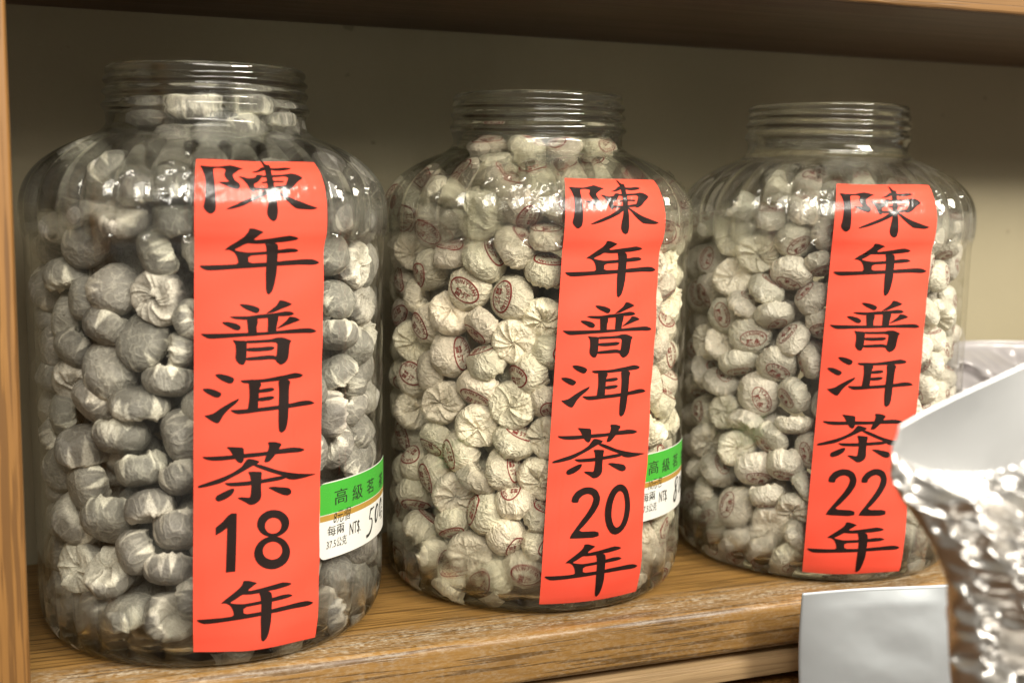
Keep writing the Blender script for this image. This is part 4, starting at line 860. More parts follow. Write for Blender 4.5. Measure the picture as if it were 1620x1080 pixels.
2,612,-491,1148,1115,921,272,276,-49,cream tea ball; lying sideways; jar 20; by fourth character; third from strip; speckled jar side
2,660,-403,983,1240,245,-268,880,306,cream tea ball; pleats outward; jar 20; by fifth character; second from strip; speckled jar side
2,648,-401,179,1251,686,617,299,245,cream tea ball; lying sideways; jar 20; by last character; sixth from strip; speckled jar side
2,637,-459,350,1057,398,-73,678,-614,cream tea ball; lying sideways; jar 20; by last character; fifth from strip; speckled jar side
2,548,-545,135,1047,398,905,142,48,cream tea ball; lying sideways; jar 20; by last character; fourth from strip; speckled jar side
2,-370,-165,2608,1145,980,186,-73,-21,cream tea ball; lying sideways; neck of jar 20; first counted from grey jar
2,-202,-350,2607,1161,871,142,243,-402,cream tea ball; lying sideways; neck of jar 20; third counted from grey jar
2,-16,-404,2603,1164,-323,-316,-8,892,cream tea ball; lying sideways; neck of jar 20; fourth counted from grey jar
2,241,-330,2611,1084,-435,-87,-468,764,cream tea ball; stamp outward; neck of jar 20; seventh counted from grey jar
2,-560,-365,2427,1102,896,78,-437,21,cream tea ball; lying sideways; jar 20; by first character; sixth from strip; grey jar side
2,-719,-139,2398,989,-440,-504,126,733,cream tea ball; stamp outward; jar 20; by first character; ninth from strip; grey jar side
2,-89,-633,2445,1119,937,154,-128,287,cream tea ball; lying sideways; neck of jar 20; fifth counted from grey jar
2,105,-583,2466,1135,916,101,-103,373,cream tea ball; lying sideways; neck of jar 20; sixth counted from grey jar
2,290,-649,2398,1112,788,304,-48,532,cream tea ball; lying sideways; jar 20; by first character; nearest strip; speckled jar side
2,483,-614,2347,992,877,432,134,160,cream tea ball; stamp outward; jar 20; by first character; second from strip; speckled jar side
2,-688,354,1981,1282,-340,651,-577,-358,
2,678,-339,662,1395,554,-398,-76,727,
2,388,-666,1748,1311,381,400,693,464,cream tea ball; pleats outward; jar 20; by third character; nearest strip; speckled jar side
2,241,-722,955,1364,-277,925,-259,-14,
2,-673,362,798,1326,868,52,145,473,
2,276,-717,1567,1329,90,362,766,523,
2,-56,-773,1674,1259,-35,857,485,-170,
2,-622,440,186,1268,576,98,797,-151,
2,-654,401,1590,1343,782,86,-250,-565,
2,123,-755,1265,1353,-243,713,366,-547,
2,739,-170,813,1402,348,251,-564,706,
2,-428,646,1901,1271,-54,-562,598,569,
2,718,-265,375,1283,-338,-127,16,933,
2,285,-700,425,1398,21,605,-593,531,cream tea ball; lying sideways; jar 20; by last character; nearest strip; speckled jar side
2,765,12,1500,1368,650,-736,-186,4,
2,-499,573,1059,1401,-320,701,520,369,
2,-531,541,823,1402,409,162,881,-175,
2,495,-619,2153,1327,39,40,-640,766,cream tea ball; stamp outward; jar 20; by first character; third from strip; speckled jar side
2,783,-5,2060,1238,-191,642,740,64,
2,290,-702,168,1255,-174,555,771,259,cream tea ball; pleats outward; jar 20; by last character; second from strip; speckled jar side
2,762,109,1720,1320,343,897,278,-17,
2,450,-616,996,1361,-408,586,685,-144,cream tea ball; lying sideways; jar 20; by fifth character; nearest strip; speckled jar side
2,339,-682,649,1348,108,970,-198,93,cream tea ball; lying sideways; jar 20; by the number; nearest strip; speckled jar side
2,-754,135,645,1299,-271,885,351,-142,
2,73,-765,418,1247,-349,-157,-12,924,
2,-447,618,450,1325,725,28,-238,-646,
2,452,-621,1483,1330,8,899,375,225,cream tea ball; lying sideways; jar 20; by third character; second from strip; speckled jar side
2,-544,539,1343,1345,933,334,135,-10,
2,750,46,155,1330,506,665,490,248,
2,-34,-759,610,1372,-471,142,53,869,
2,78,-750,181,1345,847,10,235,477,
2,-450,633,1691,1241,18,708,-333,-622,
2,14,-781,2098,1352,928,-334,-46,160,
2,-402,634,165,1358,-347,-305,133,877,
2,-603,466,402,1324,-127,-470,-304,819,
2,774,16,1216,1236,35,732,125,669,
2,194,-744,1965,1352,508,800,-171,-270,
2,3,-756,905,1406,-214,916,-329,86,
2,740,-199,1183,1325,297,81,-453,836,
2,556,-508,534,1401,-396,758,513,-74,cream tea ball; lying sideways; jar 20; by the number; third from strip; speckled jar side
2,749,95,379,1400,291,-308,490,762,
2,308,-707,1163,1265,-363,668,516,-394,cream tea ball; lying sideways; jar 20; by fourth character; nearest strip; speckled jar side
2,749,-175,1627,1319,-200,-573,786,119,
2,-744,299,2178,1240,194,-484,513,681,
2,-730,245,1063,1277,-49,638,402,655,
2,-690,319,1377,1409,835,449,169,271,
2,-710,255,277,1402,-302,621,-489,-533,
2,744,-245,2092,1305,-293,503,151,799,
2,-89,-760,1334,1345,-67,825,67,-558,
2,-544,561,2055,1242,48,756,-103,645,
2,757,-124,552,1279,359,-164,744,539,
2,-773,-45,1274,1236,617,589,-124,-507,cream tea ball; stamp outward; jar 20; by fourth character; ninth from strip; grey jar side
2,552,-525,779,1357,680,394,539,-303,cream tea ball; stamp outward; jar 20; by the number; second from strip; speckled jar side
2,767,-72,1849,1323,238,-57,869,-430,
2,740,-226,1402,1255,-300,210,135,921,
2,750,174,1944,1331,389,559,-50,731,
2,779,139,2224,1360,720,-169,498,453,
2,-598,481,1816,1357,-430,747,-287,-418,
2,762,69,826,1325,547,-74,-820,-150,
2,400,-664,1963,1281,662,-658,345,102,cream tea ball; pleats outward; jar 20; by second character; nearest strip; speckled jar side
2,472,-595,1261,1407,-294,554,-356,693,cream tea ball; lying sideways; jar 20; by fourth character; second from strip; speckled jar side
2,-641,478,2221,1259,738,22,25,674,
2,149,-754,735,1270,238,850,-389,263,
2,-775,-47,2024,1269,469,74,595,649,cream tea ball; pleats outward; jar 20; by second character; eighth from strip; grey jar side
2,70,-758,1492,1406,410,-81,-334,845,
2,246,-750,2189,1391,485,859,-86,140,
2,-714,296,1774,1287,546,-19,688,477,
2,-595,490,617,1239,115,741,-168,640,
2,-703,297,505,1321,476,333,-475,661,
2,755,112,608,1331,506,-49,-618,600,
2,726,-183,166,1386,235,-150,926,-256,
2,725,-281,1882,1247,-137,221,958,123,
2,454,-616,291,1282,-305,39,839,450,cream tea ball; pleats outward; jar 20; by last character; third from strip; speckled jar side
2,747,179,1016,1298,236,-127,898,-350,
2,-412,651,660,1247,283,460,596,595,
2,-22,-776,1882,1260,752,-17,2,658,
2,737,189,1350,1407,644,49,-113,755,
2,-747,-203,1605,1262,301,744,-178,-569,cream tea ball; lying sideways; jar 20; by third character; seventh from strip; grey jar side
2,-411,651,1482,1307,131,911,-268,285,
2,-636,418,1170,1393,-23,850,150,504,
2,-437,669,2201,1276,-218,812,-444,-312,
2,553,-544,1804,1253,167,902,-285,278,cream tea ball; lying sideways; jar 20; by second character; second from strip; speckled jar side
2,762,-56,1012,1341,625,28,761,171,
2,-46,-772,1122,1243,97,323,566,752,
2,148,-754,1745,1338,281,835,-76,-467,
2,-124,-757,264,1253,86,951,-63,291,
2,-241,-507,309,1292,674,-466,480,-312,
2,355,-438,219,1271,-328,-593,433,594,
2,-424,-337,1163,1404,-58,-496,505,704,
2,303,-510,2207,1254,492,582,338,553,
2,-441,-355,223,1280,42,-623,762,-171,
2,457,-305,1510,1395,-49,693,-572,-436,
2,-143,-556,1946,1254,-180,185,966,6,
2,240,-516,1791,1252,344,696,-591,220,
2,-523,197,654,1334,630,305,-163,695,
2,-513,214,1231,1353,-140,264,-637,710,
2,-566,-15,1554,1287,942,-194,-83,-262,
2,241,-514,754,1283,-344,414,-595,597,
2,-569,58,215,1267,541,143,-466,685,
2,-145,-560,743,1261,710,-239,-360,-555,
2,-504,213,1876,1410,-103,591,-335,727,
2,-304,-475,1838,1254,-75,601,520,602,
2,-458,-301,518,1376,509,-248,-794,224,
2,-544,-46,780,1384,-236,29,505,830,
2,-489,263,1652,1329,-219,870,171,-408,
2,543,-191,2181,1381,-364,-122,746,544,
2,-575,-2,1772,1288,-434,894,112,33,
2,-50,-559,1688,1292,429,869,155,-192,
2,-377,-452,975,1257,-108,-131,704,-689,
2,-546,-125,1954,1352,791,329,388,-340,
2,482,-298,436,1289,820,499,-74,270,
2,527,-142,1352,1414,-172,27,96,980,
2,200,-523,1177,1287,675,-194,694,162,
2,269,-489,1407,1295,-306,694,-452,-469,
2,-78,-552,1464,1353,31,264,885,384,
2,404,-370,1829,1400,790,250,-120,-547,
2,-558,110,980,1329,748,-128,534,-373,
2,164,-498,437,1403,63,950,-273,139,
2,-63,-549,184,1337,-490,-535,682,95,
2,377,-385,1180,1388,820,118,440,348,
2,-196,-560,1170,1262,-341,851,345,-204,
2,-553,-80,1299,1345,36,192,979,62,
2,-418,-406,1501,1240,681,-154,671,-251,
2,-568,-190,2218,1242,608,242,246,-715,
2,-547,214,2138,1330,-274,-316,884,-209,
2,525,-150,1943,1411,277,733,502,365,
2,457,-315,923,1352,235,955,-155,92,
2,-49,-573,457,1256,-72,761,519,-383,
2,508,-178,636,1381,735,234,-378,-512,
2,-227,-550,2142,1295,193,894,381,139,
2,-530,-93,436,1419,-320,848,335,257,
2,-492,263,223,1274,-107,-278,502,812,
2,539,-244,1706,1241,103,516,-124,841,
2,-323,-468,1319,1313,-65,-100,902,-415,
2,-467,273,445,1392,98,-465,878,-58,
2,76,-551,1932,1359,379,674,428,-468,
2,-515,-293,960,1262,168,980,-62,-91,
2,-339,-465,612,1270,-165,860,193,-443,
2,-470,-310,1721,1335,-287,-224,764,-532,
2,-457,-345,2085,1346,336,5,165,927,
2,400,-380,672,1377,-466,-260,-322,782,
2,438,-357,2059,1370,788,-348,381,335,
2,39,-538,1017,1420,-8,498,-286,818,
2,-562,-101,1049,1320,-381,-88,352,850,
2,493,-197,171,1388,-245,954,56,164,
2,-254,-490,1622,1391,448,-310,601,585,
2,-439,-332,757,1358,626,209,204,-723,
2,-533,-220,1479,1270,375,300,578,660,
2,263,-492,970,1316,303,-192,148,922,
2,51,-552,649,1333,-388,368,254,806,
2,517,-213,1119,1348,33,-146,986,77,
2,-541,-153,185,1289,952,74,-294,34,
2,-528,175,1452,1321,293,575,151,749,
2,44,-577,2182,1297,-264,861,-299,315,
2,277,-494,1999,1248,288,637,214,683,
2,1,-561,1256,1298,222,870,-403,-176,
2,-182,-542,955,1311,77,-576,268,769,
2,-602,2,2138,1271,-246,52,829,-500,
2,150,-531,1591,1367,-330,849,68,408,
2,160,-528,178,1332,984,25,10,179,
2,-481,274,856,1280,-113,-428,856,266,
2,-111,-317,1860,1371,-466,-194,736,-451,
2,-214,-280,696,1315,702,17,-494,513,
2,-316,-6,1225,1412,-195,84,587,781,
2,-196,-298,1444,1313,234,718,-34,654,
2,-121,-298,908,1394,516,-376,-733,-236,
2,164,-295,1369,1360,-276,-450,530,664,
2,-306,107,998,1389,-135,319,683,-644,
2,-85,-330,1204,1348,15,578,-318,751,
2,-170,-259,355,1414,229,259,489,801,
2,-331,-15,1925,1384,685,-600,-351,218,
2,-339,-114,1688,1313,263,363,884,-131,
2,213,-276,2077,1358,294,932,122,174,
2,-355,-113,295,1255,354,143,-471,795,
2,-13,-329,585,1370,658,-457,259,-540,
2,132,-345,1873,1281,937,226,266,17,
2,-313,70,425,1390,937,99,-303,141,
2,282,-178,534,1358,576,49,332,746,
2,165,-271,1099,1408,-216,882,183,-378,
2,235,-306,1584,1245,173,221,881,381,
2,278,-153,1839,1417,475,-186,-470,720,
2,328,-118,1530,1327,-228,-303,-599,705,
2,-312,77,1543,1402,687,134,-442,562,
2,-119,-319,2112,1404,241,858,-409,195,
2,153,-286,285,1378,615,-608,-493,-96,
2,161,-279,816,1391,277,314,-435,797,
2,-304,-118,866,1382,384,458,680,425,
2,-391,-30,2147,1267,-376,257,-358,815,
2,311,-122,288,1340,555,-744,253,-272,
2,9,-356,1587,1308,82,858,-59,503,
2,307,-97,797,1391,449,579,-551,-398,
2,-368,-14,641,1274,-438,839,-311,84,
2,-306,158,762,1336,-461,224,768,383,
2,333,-97,1027,1333,312,-50,910,-270,
2,-335,125,176,1269,910,168,-174,336,
2,-344,-124,1444,1290,752,-330,-319,-473,
2,-297,-231,1987,1264,-352,241,54,903,
2,-319,179,2058,1307,248,778,-310,487,
2,-314,168,1753,1319,-127,-471,243,839,
2,324,-92,1252,1351,240,-346,874,242,
2,-309,-238,2216,1300,-352,608,595,-391,
2,-99,198,2200,1412,346,-584,44,733,
2,223,-192,2304,1323,633,-527,499,269,
2,279,203,2281,1300,478,420,90,766,
2,-12,-71,2315,1311,587,-36,526,614,
2,325,0,2201,1357,489,-488,-397,604,
2,-292,420,2149,1334,817,401,-224,-349,
2,291,449,2174,1273,-149,560,53,813,
2,-46,441,2152,1308,-250,724,-63,640,
2,21,675,2129,1399,-359,840,281,-294,
2,573,31,2131,1355,360,90,856,-360,
2,553,322,2108,1365,710,467,-82,-520,
2,-368,219,2270,1274,645,363,-237,630,
2,37,-310,2278,1307,757,-232,-535,-296,
2,-186,605,2215,1301,917,243,6,-316,
2,119,359,2279,1357,-72,560,391,727,
2,-257,-50,2314,1289,519,278,-306,748,
2,241,651,2103,1250,933,259,207,-139,
3,-766,278,2200,1098,424,-491,-483,587,speckled tea ball; lying sideways; jar 22; by first character; ninth from strip; cream jar side
3,-815,12,2190,1100,953,84,-279,-85,speckled tea ball; lying sideways; jar 22; by first character; eighth from strip; cream jar side
3,-782,-218,2292,1033,138,905,-10,403,speckled tea ball; lying sideways; jar 22; by first character; seventh from strip; cream jar side
3,-561,-344,2419,1243,138,-168,951,218,speckled tea ball; pleats outward; jar 22; by first character; sixth from strip; cream jar side
3,-446,-503,2424,1113,99,-73,-248,961,speckled tea ball; stamp outward; jar 22; by first character; third from strip; cream jar side
3,-697,-421,2238,1087,976,190,-61,-83,speckled tea ball; lying sideways; jar 22; by first character; fifth from strip; cream jar side
3,-549,-588,2288,1108,860,221,95,-450,speckled tea ball; lying sideways; jar 22; by first character; fourth from strip; cream jar side
3,-783,-159,2113,1197,680,-280,678,8,speckled tea ball; pleats outward; jar 22; by second character; seventh from strip; cream jar side
3,-706,-326,2026,1256,-202,454,399,770,speckled tea ball; pleats outward; jar 22; by second character; fifth from strip; cream jar side
3,-575,-531,2098,1267,486,753,-414,160,speckled tea ball; stamp outward; jar 22; by second character; second from strip; cream jar side
3,-450,-675,2140,1105,743,643,184,-1,speckled tea ball; stamp outward; jar 22; by first character; second from strip; cream jar side
3,-785,78,1952,1115,761,181,-607,141,speckled tea ball; stamp outward; jar 22; by second character; eighth from strip; cream jar side
3,-761,-158,1859,1242,515,-41,742,427,speckled tea ball; pleats outward; jar 22; by second character; sixth from strip; cream jar side
3,-469,-646,1961,999,278,769,-570,82,speckled tea ball; lying sideways; jar 22; by second character; nearest strip; cream jar side
3,-584,-514,1898,1238,-241,63,933,-258,speckled tea ball; lying sideways; jar 22; by second character; third from strip; cream jar side
3,-677,-395,1800,1172,306,213,-222,901,speckled tea ball; lying sideways; jar 22; by second character; fourth from strip; cream jar side
3,-499,-610,1759,1118,898,61,-429,-72,speckled tea ball; lying sideways; jar 22; by third character; second from strip; cream jar side
3,-713,300,1715,1276,672,-6,-680,294,speckled tea ball; stamp outward; jar 22; by third character; ninth from strip; cream jar side
3,-773,-92,1615,1216,285,716,51,-635,speckled tea ball; stamp outward; jar 22; by third character; seventh from strip; cream jar side
3,-644,-445,1634,1171,130,734,626,-229,speckled tea ball; lying sideways; jar 22; by third character; fourth from strip; cream jar side
3,-712,-292,1502,1310,575,795,-171,-88,speckled tea ball; stamp outward; jar 22; by third character; fifth from strip; cream jar side
3,-571,-534,1502,1167,96,-427,-43,898,speckled tea ball; lying sideways; jar 22; by third character; third from strip; cream jar side
3,-776,118,1412,1130,650,133,712,228,speckled tea ball; pleats outward; jar 22; by fourth character; ninth from strip; cream jar side
3,-441,-655,1599,1080,428,687,-581,-82,speckled tea ball; stamp outward; jar 22; by third character; nearest strip; cream jar side
3,-750,-219,1316,1167,290,887,-360,10,speckled tea ball; lying sideways; jar 22; by fourth character; fifth from strip; cream jar side
3,-626,-460,1329,1215,366,895,16,-256,speckled tea ball; stamp outward; jar 22; by fourth character; third from strip; cream jar side
3,-492,-612,1363,1125,566,-98,-814,-86,speckled tea ball; lying sideways; jar 22; by fourth character; nearest strip; cream jar side
3,-728,323,1335,995,598,-298,-621,409,speckled tea ball; lying sideways; jar 22; by fourth character; tenth from strip; cream jar side
3,-779,-67,1180,1150,549,216,141,-795,speckled tea ball; stamp outward; jar 22; by fourth character; sixth from strip; cream jar side
3,-731,255,1088,1237,308,934,-62,-172,speckled tea ball; lying sideways; jar 22; by fifth character; eighth from strip; cream jar side
3,-677,-355,1130,1348,400,768,244,-436,speckled tea ball; stamp outward; jar 22; by fourth character; fourth from strip; cream jar side
3,-559,-548,1149,1134,261,750,-271,-544,speckled tea ball; lying sideways; jar 22; by fourth character; second from strip; cream jar side
3,-764,-126,991,1223,-17,682,270,679,speckled tea ball; pleats outward; jar 22; by fifth character; sixth from strip; cream jar side
3,-547,-554,965,1176,111,932,-345,4,speckled tea ball; lying sideways; jar 22; by fifth character; second from strip; cream jar side
3,-644,-440,864,1148,-440,150,866,-184,speckled tea ball; lying sideways; jar 22; by fifth character; third from strip; cream jar side
3,-765,113,762,1223,811,-377,329,302,speckled tea ball; pleats outward; jar 22; by the number; seventh from strip; cream jar side
3,-774,147,945,1062,-80,-689,-28,720,speckled tea ball; lying sideways; jar 22; by fifth character; seventh from strip; cream jar side
3,-742,-209,774,1255,767,-616,153,-94,speckled tea ball; pleats outward; jar 22; by fifth character; fifth from strip; cream jar side
3,-478,-626,816,1059,191,768,67,-608,speckled tea ball; stamp outward; jar 22; by fifth character; nearest strip; cream jar side
3,-576,-521,706,1183,287,940,-102,-153,speckled tea ball; lying sideways; jar 22; by the number; third from strip; cream jar side
3,-769,-60,594,1241,718,331,-197,580,speckled tea ball; stamp outward; jar 22; by the number; sixth from strip; cream jar side
3,-678,-361,652,1277,383,915,-36,-126,speckled tea ball; stamp outward; jar 22; by the number; fifth from strip; cream jar side
3,-488,-621,600,1025,728,420,54,539,speckled tea ball; lying sideways; jar 22; by the number; nearest strip; cream jar side
3,-735,-209,383,1306,788,121,-594,104,speckled tea ball; stamp outward; jar 22; by last character; sixth from strip; cream jar side
3,-774,77,412,1142,-401,-38,731,551,speckled tea ball; pleats outward; jar 22; by last character; ninth from strip; cream jar side
3,-777,97,245,1059,83,814,462,-343,speckled tea ball; lying sideways; jar 22; by last character; tenth from strip; cream jar side
3,-648,-442,492,1079,-75,56,963,-252,speckled tea ball; lying sideways; jar 22; by the number; fourth from strip; cream jar side
3,-590,-430,321,1354,793,-280,507,191,speckled tea ball; pleats outward; jar 22; by last character; third from strip; cream jar side
3,-539,-570,451,1069,214,265,347,874,speckled tea ball; pleats outward; jar 22; by the number; second from strip; cream jar side
3,-644,-408,152,1204,-203,-671,687,-190,speckled tea ball; lying sideways; jar 22; by last character; fourth from strip; cream jar side
3,-516,-598,286,994,-374,108,-488,781,speckled tea ball; lying sideways; jar 22; by last character; nearest strip; cream jar side
3,-762,-91,140,1121,244,773,-153,-565,speckled tea ball; lying sideways; jar 22; by last character; seventh from strip; cream jar side
3,-719,-256,150,1183,298,727,-610,107,speckled tea ball; lying sideways; jar 22; by last character; fifth from strip; cream jar side
3,-783,-51,286,1050,264,-596,-346,675,speckled tea ball; lying sideways; jar 22; by last character; eighth from strip; cream jar side
3,-740,256,128,921,-232,-679,119,686,speckled tea ball; lying sideways; jar 22; by last character; eleventh from strip; cream jar side
3,-546,-543,137,1079,363,904,-146,170,speckled tea ball; lying sideways; jar 22; by last character; second from strip; cream jar side
3,-721,321,298,1011,58,-671,-158,722,speckled tea ball; lying sideways; jar 22; by last character; twelfth from strip; cream jar side
3,338,-737,2219,1137,58,148,-270,950,speckled tea ball; lying sideways; jar 22; by first character; fourth from strip; foil side
3,577,-574,2170,1095,683,338,591,-264,speckled tea ball; lying sideways; jar 22; by first character; fifth from strip; foil side
3,410,-687,2059,1035,-234,-657,707,-120,speckled tea ball; lying sideways; jar 22; by second character; third from strip; foil side
3,359,-711,1884,1033,687,406,543,-264,speckled tea ball; stamp outward; jar 22; by second character; second from strip; foil side
3,546,-595,1934,899,719,601,321,139,speckled tea ball; lying sideways; jar 22; by second character; fourth from strip; foil side
3,389,-681,1642,1157,833,-382,210,-341,speckled tea ball; pleats outward; jar 22; by third character; fourth from strip; foil side
3,573,-570,1560,869,256,588,-345,685,speckled tea ball; lying sideways; jar 22; by third character; fifth from strip; foil side
3,297,-739,1506,996,-55,-87,-180,978,speckled tea ball; lying sideways; jar 22; by third character; third from strip; foil side
3,409,-690,1409,928,734,595,324,46,speckled tea ball; stamp outward; jar 22; by fourth character; third from strip; foil side
3,566,-566,1409,950,478,20,681,-554,speckled tea ball; lying sideways; jar 22; by fourth character; sixth from strip; foil side
3,277,-747,1345,995,208,-580,-364,699,speckled tea ball; stamp outward; jar 22; by fourth character; second from strip; foil side
3,567,-544,1241,1113,960,228,164,-12,speckled tea ball; lying sideways; jar 22; by fourth character; seventh from strip; foil side
3,501,-614,1104,1027,24,446,-515,731,speckled tea ball; lying sideways; jar 22; by fourth character; fifth from strip; foil side
3,238,-759,1188,995,526,-257,-745,319,speckled tea ball; lying sideways; jar 22; by fourth character; nearest strip; foil side
3,271,-739,1031,1076,815,250,-194,-486,speckled tea ball; lying sideways; jar 22; by fifth character; third from strip; foil side
3,578,-557,1720,947,-167,297,-613,713,speckled tea ball; lying sideways; jar 22; by third character; sixth from strip; foil side
3,182,-766,255,1008,409,-60,679,-607,speckled tea ball; lying sideways; jar 22; by last character; nearest strip; foil side
3,227,-746,126,933,728,571,373,75,speckled tea ball; lying sideways; jar 22; by last character; third from strip; foil side
3,228,-756,399,1006,731,551,401,39,speckled tea ball; lying sideways; jar 22; by last character; second from strip; foil side
3,91,-804,2307,1001,31,-71,-187,979,speckled tea ball; lying sideways; jar 22; by first character; second from strip; foil side
3,-25,-727,2401,998,168,-45,-195,965,speckled tea ball; lying sideways; jar 22; by first character; nearest strip; foil side
3,-208,-637,2435,1033,977,189,-64,-71,speckled tea ball; lying sideways; neck of jar 22; first counted from cream jar
3,-361,-648,2385,1030,729,137,47,-669,speckled tea ball; lying sideways; jar 22; by first character; nearest strip; cream jar side
3,761,-99,1047,1306,104,982,-25,-157,
3,-263,730,368,1169,13,803,555,-215,
3,126,-744,669,1311,-47,986,-149,-65,speckled tea ball; lying sideways; jar 22; by the number; second from strip; foil side
3,652,-389,209,1319,798,528,285,59,
3,774,37,1793,1266,274,678,119,672,
3,-698,334,899,1225,149,-598,767,-175,
3,-87,-770,678,1199,-306,923,-109,206,
3,40,-778,1812,1226,706,705,-37,56,
3,-671,407,2083,1258,905,-304,210,211,
3,-39,-768,295,1245,924,-87,-223,297,
3,439,-640,806,1193,769,-349,-111,-524,speckled tea ball; pleats outward; jar 22; by fifth character; fourth from strip; foil side
3,-249,-736,1574,1229,-327,-635,665,-216,
3,759,-151,373,1184,258,-506,724,-392,
3,590,-487,856,1320,284,769,515,-251,
3,627,-445,646,1262,655,-303,-691,-30,
3,-290,723,1146,1181,853,-255,-364,-274,
3,8,-770,1268,1293,789,597,-144,21,
3,-372,-686,1110,1163,273,391,717,509,
3,-532,562,714,1206,689,593,217,-356,
3,-8,-778,1607,1228,-11,137,971,-194,
3,760,-126,1488,1301,-172,232,90,953,
3,-302,-706,781,1282,-444,780,405,171,
3,121,-766,1448,1240,-131,-333,-55,932,speckled tea ball; lying sideways; jar 22; by third character; nearest strip; foil side
3,-680,357,647,1276,-150,525,834,-77,
3,500,-582,408,1265,-463,625,628,2,speckled tea ball; lying sideways; jar 22; by last character; fifth from strip; foil side
3,365,-675,220,1229,600,378,685,169,speckled tea ball; lying sideways; jar 22; by last character; fourth from strip; foil side
3,-3,-776,2018,1277,824,-379,299,-296,
3,-208,-740,973,1292,-332,745,311,-488,
3,722,-288,1129,1193,738,-247,-470,417,
3,698,-329,445,1223,771,238,-251,535,
3,-351,-684,248,1226,505,-437,-708,229,
3,719,-313,1900,1168,-63,29,461,885,
3,716,-305,830,1174,109,-263,722,631,
3,-511,582,410,1193,-149,-216,484,835,
3,636,-459,2004,1176,468,-383,693,-392,
3,-30,-776,870,1193,8,192,727,659,
3,717,-314,1628,1169,125,538,626,-551,
3,-410,666,1496,1171,473,579,651,-133,
3,774,-102,1255,1174,-89,421,-575,696,
3,-615,480,1875,1208,-47,219,775,-591,
3,-353,688,957,1233,117,-319,869,360,
3,-591,487,245,1265,-61,925,-336,168,
3,-514,576,2035,1321,721,471,481,-161,
3,-148,-770,1748,1160,400,821,-111,-393,
3,-453,631,1690,1234,399,682,412,454,
3,-362,-673,459,1303,159,868,304,-359,
3,-229,747,1356,1171,-16,-385,-449,806,
3,401,-655,584,1279,-323,703,-258,579,speckled tea ball; pleats outward; jar 22; by the number; third from strip; foil side
3,-646,325,1510,1317,-45,713,290,-637,
3,-384,671,1887,1293,721,-272,230,595,
3,737,-188,172,1255,873,-192,446,-44,
3,-278,731,1700,1180,617,-73,-593,-512,
3,-158,-748,481,1303,860,-270,414,131,
3,-205,-735,1947,1330,-435,900,-22,10,
3,-766,89,1749,1315,531,46,-846,12,speckled tea ball; lying sideways; jar 22; by third character; eighth from strip; cream jar side
3,-318,696,749,1288,893,167,-255,332,
3,766,-77,564,1253,-173,-53,936,-303,
3,759,-170,1764,1233,824,-348,440,83,
3,167,-785,2137,1202,786,353,-502,-78,speckled tea ball; stamp outward; jar 22; by first character; third from strip; foil side
3,654,-424,1475,1195,27,585,808,-72,
3,722,-281,1346,1240,725,552,403,-90,
3,-282,-727,1374,1189,-247,346,488,762,
3,-272,-754,2149,1218,429,169,-365,809,
3,-551,554,1267,1165,610,-384,532,-445,
3,-580,501,959,1315,-290,-242,924,68,
3,-351,707,2120,1333,412,183,893,-3,
3,771,-55,2012,1311,894,-445,36,-34,
3,-403,660,561,1207,465,865,171,81,
3,734,-294,2138,1330,839,123,263,-460,
3,-426,629,222,1326,122,-361,568,729,
3,-639,421,445,1293,-454,227,840,-191,
3,765,-17,842,1324,213,240,71,945,
3,59,-772,473,1195,-307,-445,673,-505,speckled tea ball; stamp outward; jar 22; by the number; nearest strip; foil side
3,-779,-67,1421,1168,-177,610,641,430,speckled tea ball; pleats outward; jar 22; by fourth character; seventh from strip; cream jar side
3,74,-773,1062,1199,-454,801,107,374,speckled tea ball; pleats outward; jar 22; by fifth character; nearest strip; foil side
3,-602,480,1663,1325,515,-195,-196,811,
3,-734,279,1923,1160,484,659,383,-430,speckled tea ball; stamp outward; jar 22; by second character; ninth from strip; cream jar side
3,194,-745,1670,1315,921,-56,370,110,speckled tea ball; lying sideways; jar 22; by third character; second from strip; foil side
3,773,7,254,1177,-310,-418,-534,666,
3,-400,671,1301,1163,907,228,-104,339,
3,-561,540,1464,1206,600,166,440,-647,
3,-331,-705,1777,1223,-383,798,350,307,
3,621,-458,1069,1266,195,684,636,298,
3,728,-266,636,1192,-426,740,219,-472,
3,169,-757,873,1198,306,16,884,352,speckled tea ball; pleats outward; jar 22; by fifth character; second from strip; foil side
3,-180,-738,148,1227,75,-314,836,443,
3,-756,182,574,1160,362,-304,864,-175,speckled tea ball; lying sideways; jar 22; by the number; eighth from strip; cream jar side
3,-738,-260,1695,1171,919,278,48,274,speckled tea ball; lying sideways; jar 22; by third character; sixth from strip; cream jar side
3,-191,-746,1188,1287,-476,216,-7,853,
3,-237,719,157,1277,34,-559,-235,794,
3,527,-557,180,1202,175,371,-7,912,
3,191,-761,1942,1167,632,521,568,-82,speckled tea ball; lying sideways; jar 22; by second character; nearest strip; foil side
3,367,-607,1246,1317,788,-134,-497,-338,speckled tea ball; lying sideways; jar 22; by fourth character; fourth from strip; foil side
3,-768,118,1224,1213,-16,181,-490,853,speckled tea ball; stamp outward; jar 22; by fourth character; eighth from strip; cream jar side
3,-662,413,1191,1173,865,-440,179,161,
3,-478,617,1098,1163,125,313,755,-562,
3,-717,-299,944,1195,837,56,286,463,speckled tea ball; lying sideways; jar 22; by fifth character; fourth from strip; cream jar side
3,-533,197,778,1312,70,191,954,-222,
3,-567,-91,607,1190,-259,-4,961,-100,
3,-580,122,344,1186,-303,-442,-323,780,
3,-352,-450,884,1279,695,-393,-278,534,
3,-72,-564,854,1295,-75,877,-41,473,
3,405,-400,2043,1324,215,627,686,-300,
3,342,-450,461,1271,915,-136,-25,379,
3,-247,-538,1864,1225,757,-595,-266,-30,
3,-33,-572,1392,1281,-300,-328,-120,888,
3,-384,-462,1426,1164,-77,920,289,-254,
